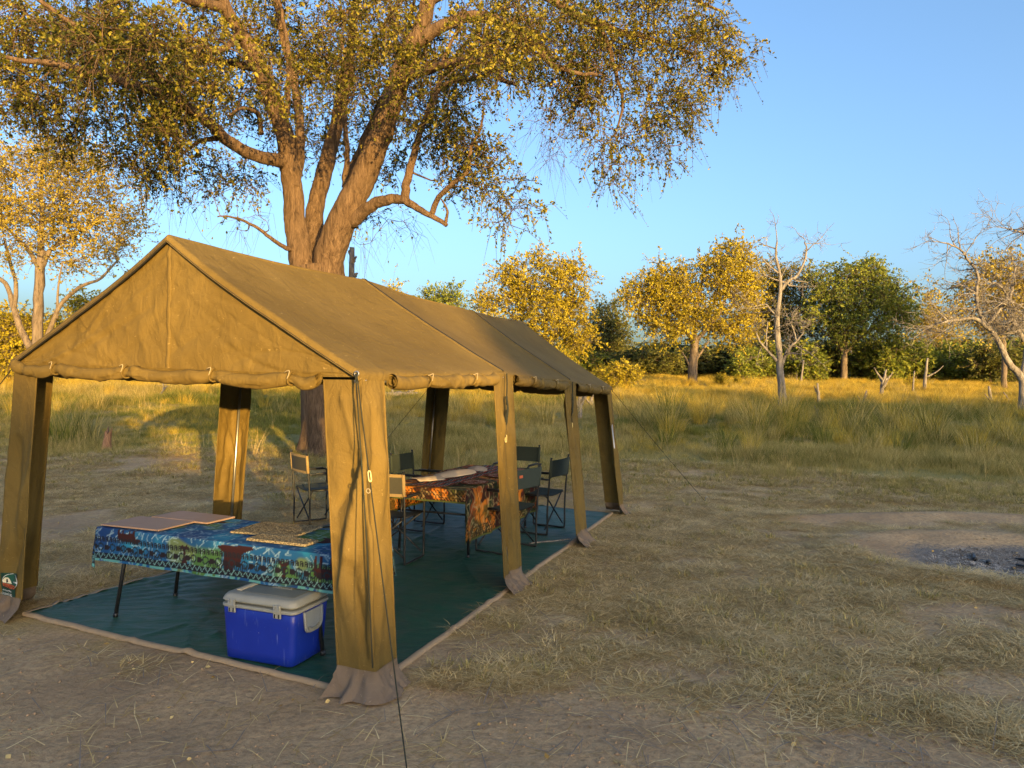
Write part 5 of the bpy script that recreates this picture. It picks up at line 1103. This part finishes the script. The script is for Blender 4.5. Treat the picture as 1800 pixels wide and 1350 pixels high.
def log(name, label, a, b_, r0, r1, mid=.0, nb=0, seed=1):
    bl = MB(); A = np.array(a); B = np.array(b_); limb(bl, [A, (A + B) / 2 + UP * mid, B], r0, r1, 16, 8, .2)
    for k in range(nb):
        q = lerp(A, B, .3 + .5 * k / max(1, nb)) + UP * mid * .8; limb(bl, [q, q + UP * .35 + AX * .1 * (-1) ** k, q + UP * .6 + AX * .25 * (-1) ** k], r1 * .7, r1 * .25, 7, 5)
    o = bl.build(name, DEADW); return tag(o, label, 'log')
log('fallen_branch', 'pale fallen branch lying in the grass below the rolled front wall', gp(246, 681) + UP * .06, gp(312, 690) + UP * .05, .05, .04, .14, 0)
log('fallen_branch', 'pale forked fallen branch standing out of grass behind the tent', gp(280, 700) + UP * .05, gp(296, 690) + UP * .3, .05, .03, .1, 3)
log('fallen_log', 'grey fallen log lying across the meadow behind the tent', gp(668, 699) + UP * .10, gp(735, 698) + UP * .14, .14, .10, .02, 1)
log('fallen_branch', 'bleached branch lying in grass beside the front left tent leg', gp(92, 690) + UP * .10, gp(118, 672) + UP * .35, .05, .03, .05, 1)
log('wooden_stick', 'thin pale stick lying on the green groundsheet beside the third leg', gp(930, 957, .03) + UP * .012, gp(1003, 950, .03) + UP * .014, .008, .006)
for cpx, r_ in (((1770, 985), 0),):
    for k in range(5):
        q = np.array([PIT[0] + rng.normal() * .35, PIT[1] + rng.normal() * .18]); an_ = rng.random() * 3.1; L = rng.uniform(.10, .28); d = np.array([math.cos(an_), math.sin(an_), 0]); c = np.array([q[0], q[1], float(zg(q[0], q[1])) + .018])
        bl = MB(); limb(bl, [c - d * L / 2, c + UP * .006, c + d * L / 2], .022, .012, 8, 6, .25); o = bl.build('charred_wood', BLACK); tag(o, 'piece of charred firewood lying in the grey ash hollow', 'firewood', 'charred sticks in the fire pit')

# ------------------------------------------------------------------ grass (stuff)
def tuft(seed, nb, h, spread, wid, lean, bend, mat, flat=0.0, seg=3):
    r = np.random.default_rng(seed); n = nb; an_ = r.random(n) * 2 * math.pi; rad = spread * np.sqrt(r.random(n)); B = np.stack([np.cos(an_) * rad, np.sin(an_) * rad, np.zeros(n)], 1)
    d2 = an_ + r.normal(size=n) * .9; hd = np.stack([np.cos(d2), np.sin(d2), np.zeros(n)], 1); H = h * r.uniform(.45, 1.15, n); ln = (lean * r.uniform(.3, 1.3, n))[:, None]
    W = np.cross(hd, UP) ; pts = []
    for k in range(seg + 1):
        t = k / seg; z = H * (t * (1 - .28 * bend * t)) * (1 - flat); o = hd * (H[:, None]) * (ln * t + bend * .75 * t * t + flat * t)
        if flat: z = z + .004 + .012 * r.random(n) * math.sin(math.pi * t)
        c = B + o + UP * z[:, None]; ww = wid * (1 - t) ** .7 * .5 + wid * .06; pts.append(np.stack([c - W * ww, c + W * ww], 1))
    V = np.stack(pts, 1).reshape(n, -1, 3); m = (seg + 1) * 2; q = []
    for k in range(seg): q.append([2 * k, 2 * k + 1, 2 * k + 3, 2 * k + 2])
    idx = (np.arange(n) * m)[:, None, None] + np.array(q)[None]
    b = MB(); b.add(V.reshape(-1, 3), idx.reshape(-1, 4), np.repeat(r.random(n), m)); return b.build('grass_tuft', mat, 'nolink', attr='rnd')
def scatter(name, label, cat, P, rot, scl, idx, variants):
    me = bpy.data.meshes.new(name); me.vertices.add(len(P)); me.vertices.foreach_set('co', P.astype(np.float32).ravel())
    a = me.attributes.new('rot', 'FLOAT_VECTOR', 'POINT'); a.data.foreach_set('vector', rot.astype(np.float32).ravel())
    a = me.attributes.new('scl', 'FLOAT', 'POINT'); a.data.foreach_set('value', scl.astype(np.float32))
    a = me.attributes.new('idx', 'INT', 'POINT'); a.data.foreach_set('value', idx.astype(np.int32))
    o = bpy.data.objects.new(name, me); C.objects.link(o); tag(o, label, cat, None, 'stuff')
    ng = bpy.data.node_groups.new(name + '_scatter', 'GeometryNodeTree'); ng.interface.new_socket('Geometry', in_out='INPUT', socket_type='NodeSocketGeometry'); ng.interface.new_socket('Geometry', in_out='OUTPUT', socket_type='NodeSocketGeometry')
    N = ng.nodes; gi = N.new('NodeGroupInput'); go = N.new('NodeGroupOutput'); jn = N.new('GeometryNodeJoinGeometry')
    def na(nm, ty):
        q = N.new('GeometryNodeInputNamedAttribute'); q.data_type = ty; q.inputs['Name'].default_value = nm; return q.outputs['Attribute']
    ar, as_, ai = na('rot', 'FLOAT_VECTOR'), na('scl', 'FLOAT'), na('idx', 'INT')
    for k, v in enumerate(variants):
        ip = N.new('GeometryNodeInstanceOnPoints'); oi = N.new('GeometryNodeObjectInfo'); oi.inputs['Object'].default_value = v; oi.inputs['As Instance'].default_value = True
        cp = N.new('FunctionNodeCompare'); cp.data_type = 'INT'; cp.operation = 'EQUAL'; ins = [s for s in cp.inputs if s.type == 'INT']; ng.links.new(ai, ins[0]); ins[1].default_value = k
        ng.links.new(gi.outputs[0], ip.inputs['Points']); ng.links.new(cp.outputs[0], ip.inputs['Selection']); ng.links.new(oi.outputs['Geometry'], ip.inputs['Instance']); ng.links.new(ar, ip.inputs['Rotation']); ng.links.new(as_, ip.inputs['Scale']); ng.links.new(ip.outputs[0], jn.inputs[0])
    ng.links.new(jn.outputs[0], go.inputs[0]); md = o.modifiers.new('scatter', 'NODES'); md.node_group = ng; return o
def frustum_pts(n, y0, y1, pw=1.0, mx=1.5, side=.84):
    y = y0 + (y1 - y0) * rng.random(n) ** pw; x = (rng.random(n) * 2 - 1) * (side * y + mx); return x, y
def rots(n, tilt): return np.stack([rng.normal(size=n) * tilt, rng.normal(size=n) * tilt, rng.random(n) * 2 * math.pi], 1)
# long meadow grass
WIND = .12
vl = [tuft(k, 40, .52, .26, .009, .42, .35 + .2 * (k % 3), GR_LONG) for k in range(4)] + [tuft(10 + k, 60, .36, .30, 0.010, .45, .5, GR_GREEN) for k in range(3)] + [tuft(20 + k, 60, .55, .22, .012, .38, .4, GR_GOLD) for k in range(2)]
x, y = frustum_pts(62000, 10.0, 80, 1.6); le = long_edge(x); edge = sst(-2.2, 3.2, y - le + 2.2 * (fbm(x * .9, y * .9, 15, 2) - .5)); k = rng.random(len(x)) < edge; x, y, edge = x[k], y[k], edge[k]
k = ~in_sheet(x, y, .25); x, y, edge = x[k], y[k], edge[k]
green = fbm(x * .16 + 5, y * .16, 61, 3) + .42 * sst(17, 22, y) * (1 - sst(31, 34, y)) * sst(2, 9, x) - .12 * sst(19, 14, y); gold = sst(31.5, 34.5, y + .05 * x) * .95 + .22 * sst(.55, .7, fbm(x * .3, y * .3, 66, 3))  # far gold strip paints sunlight into the grass; green zone before it paints shade
u = rng.random(len(x)); idx = np.where(u < np.clip(gold, 0, 1) * .80, 7 + rng.integers(0, 2, len(x)), np.where(green + .15 * (rng.random(len(x)) - .5) > .505, 4 + rng.integers(0, 3, len(x)), rng.integers(0, 4, len(x))))
scl = (.22 + 1.25 * fbm(x * .6, y * .6, 88, 3) ** 1.3) * (.30 + .70 * edge) * (.50 + .30 * sst(22, 30, y)) * (1 + .010 * (y - 12)) * rng.uniform(.75, 1.25, len(x)); scl *= 1 - .35 * sst(30, 45, y)
rt = rots(len(x), .10); 
scatter('meadow_grass', 'long dry olive and golden grass of the meadow around the clearing', 'grass', np.stack([x, y, zg(x, y) - .015], 1), rt, scl, idx, vl)
# tall tussocks
vt = [tuft(40 + k, 130, 1.0, .22, .010, .30, .45, m) for k, m in enumerate((GR_LONG, GR_GOLD, GR_GREEN, GR_LONG))]
x, y = frustum_pts(900, 16, 50, 1.2); k = (fbm(x * .22, y * .22, 91, 3) > .50) & (y > long_edge(x) + 3); x, y = x[k], y[k]
ex = [gp(*q)[:2] for q in ((1245, 735), (1262, 732), (1180, 740), (1170, 760), (1230, 745), (1375, 745), (1385, 752), (1335, 772), (1325, 770), (1100, 735), (1120, 745), (130, 770), (110, 785), (150, 780), (95, 765), (1480, 750), (1500, 762), (1600, 765), (1570, 755), (1640, 775), (960, 745), (1000, 740), (800, 735), (830, 730))]
x = np.concatenate([x, [q[0] for q in ex]]); y = np.concatenate([y, [q[1] for q in ex]])
scatter('grass_tussocks', 'tall bunched grass tussocks standing out of the meadow', 'grass', np.stack([x, y, zg(x, y) - .02], 1), rots(len(x), .06), np.concatenate([rng.uniform(.5, 1.0, len(x) - len(ex)), rng.uniform(.95, 1.45, len(ex))]), rng.integers(0, 4, len(x)), vt)
# pale seed stalks standing above the grass
vk = [tuft(140 + k, 7, .85, .20, .006, .30, .30, GR_STRAW, 0, 4) for k in range(4)]
x, y = frustum_pts(3800, 12, 48, 1.3); k = (y > long_edge(x) + .3) & ~in_sheet(x, y, .3) & (fbm(x * .5, y * .5, 34, 3) > .42); x, y = x[k], y[k]
scatter('seed_stalks', 'thin pale seed stalks rising out of the meadow grass', 'grass', np.stack([x, y, zg(x, y) - .02], 1), rots(len(x), .10), rng.uniform(.35, .72, len(x)), rng.integers(0, 4, len(x)), vk)
# short trodden grass and straw of the clearing
vs_ = [tuft(60 + k, 42, .085, .15, .0042, .6, .5, GR_STRAW, .86, 2) for k in range(5)] + [tuft(70 + k, 26, .055, .10, .0038, .9, .6, GR_STRAW, .70, 2) for k in range(4)] + [tuft(80 + k, 26, .07, .08, .004, .5, .5, GR_LONG, .1, 2) for k in range(2)]
x, y = frustum_pts(34000, 1.9, 17, 1.25, 1.2); dmk = dry_mask(x, y) + .18 * (rng.random(len(x)) - .5); far_ = sst(0, -3, y - long_edge(x)); k = (dmk > .44) & ~in_sheet(x, y, .13) & (rng.random(len(x)) < .25 + .75 * sst(.4, .7, dmk)) & (y < long_edge(x) + 1.2); x, y, dmk = x[k], y[k], dmk[k]
g2_ = sst(-4.5, .5, y - long_edge(x)); u = rng.random(len(x)); idx = np.where(u < .04 + .28 * g2_, 9 + rng.integers(0, 2, len(x)), np.where(u < .55, rng.integers(0, 5, len(x)), 5 + rng.integers(0, 4, len(x))))
scatter('trodden_straw', 'short trodden straw and dry grass covering the clearing', 'grass', np.stack([x, y, zg(x, y) + .002], 1), rots(len(x), .05), rng.uniform(.6, 1.25, len(x)) * (1 + .5 * g2_), idx, vs_)
# sparse straws and twigs on bare soil
vw = [tuft(90 + k, 5, .12, .16, .0045, .6, .2, GR_STRAW, .97, 2) for k in range(4)] + [tuft(95 + k, 2, .22, .10, .006, .6, .15, TWIGM, .98, 3) for k in range(3)]
x, y = frustum_pts(2600, 1.8, 11, 1.3, 1.0); k = ~in_sheet(x, y, .0) & (pit_d(x, y) > .9); x, y = x[k], y[k]
scatter('loose_straw', 'loose straws and twigs strewn on the bare soil', 'straw', np.stack([x, y, zg(x, y) + .003], 1), rots(len(x), .03), rng.uniform(.5, 1.2, len(x)), rng.integers(0, 7, len(x)), vw)
# crumbs of soil
def clod(seed):
    r = np.random.default_rng(seed); th, ph = np.meshgrid(np.linspace(0, 2 * math.pi, 7)[:-1], np.linspace(.25, math.pi - .25, 4), indexing='ij')
    rad = .008 * r.uniform(.6, 1.2, th.shape); P = np.stack([rad * np.sin(ph) * np.cos(th) * 1.3, rad * np.sin(ph) * np.sin(th), rad * np.cos(ph) * .7 + .003], -1); b = MB(); b.grid(P, wrap=True); return b.build('clod', CLOD, 'nolink', attr='rnd')
CLOD = m_plain('soil_crumb', (.34, .235, .145), .95, 0, .45, 3, .2, .1)
vc = [clod(k) for k in range(5)]
x, y = frustum_pts(16000, 1.7, 9, 1.4, 1.0); k = ~in_sheet(x, y, .0) & (fbm(x * 2.5, y * 2.5, 55, 3) + .25 * rng.random(len(x)) > .55); x, y = x[k], y[k]
scatter('soil_crumbs', 'small crumbs and clods of dry soil on the bare ground', 'soil', np.stack([x, y, zg(x, y)], 1), rots(len(x), .4), rng.uniform(.2, 1.0, len(x)) ** 3 * 1.1 + .12, rng.integers(0, 5, len(x)), vc)
# fallen yellow leaves
def leafy(seed):
    b = MB(); r = np.random.default_rng(seed); P = np.zeros((1, 3)); P[0, 2] = .004; D_ = np.array([[1, .1, .12]]); leaf_batch(b, P, D_, np.array([.035]), .34); return b.build('leaf', LEAFLIT, 'nolink', attr='rnd')
vv = [leafy(k) for k in range(5)]
x, y = frustum_pts(420, 2.0, 10, 1.2, .5); k = ~in_sheet(x, y, -.1) | (rng.random(len(x)) < .0); x, y = x[k], y[k]
scatter('fallen_leaves', 'small yellow fallen leaves scattered over the soil', 'leaves', np.stack([x, y, zg(x, y) + .004], 1), rots(len(x), .25), rng.uniform(.5, 1.1, len(x)), rng.integers(0, 5, len(x)), vv)
# ash flakes in the fire hollow
va = [tuft(120 + k, 16, .05, .09, .012, .7, .3, m_plain('ash_flake', (.42, .375, .32), .95, 0, .5, 30), .8, 2) for k in range(2)] + [tuft(125, 10, .06, .08, .014, .7, .3, m_plain('burnt_soil', (.10, .075, .055), .95, 0, .5, 30), .8, 2)]
r_ = np.sqrt(rng.random(700)) * .78; a_ = rng.random(700) * 6.283; x = PIT[0] + r_ * 1.35 * np.cos(a_); y = PIT[1] + r_ * .8 * np.sin(a_)
scatter('ash_bed', 'grey ash and charred flakes in the cold fire hollow', 'ash', np.stack([x, y, zg(x, y) + .002], 1), rots(700, .2), rng.uniform(.15, .6, 700), rng.integers(0, 3, 700), va)
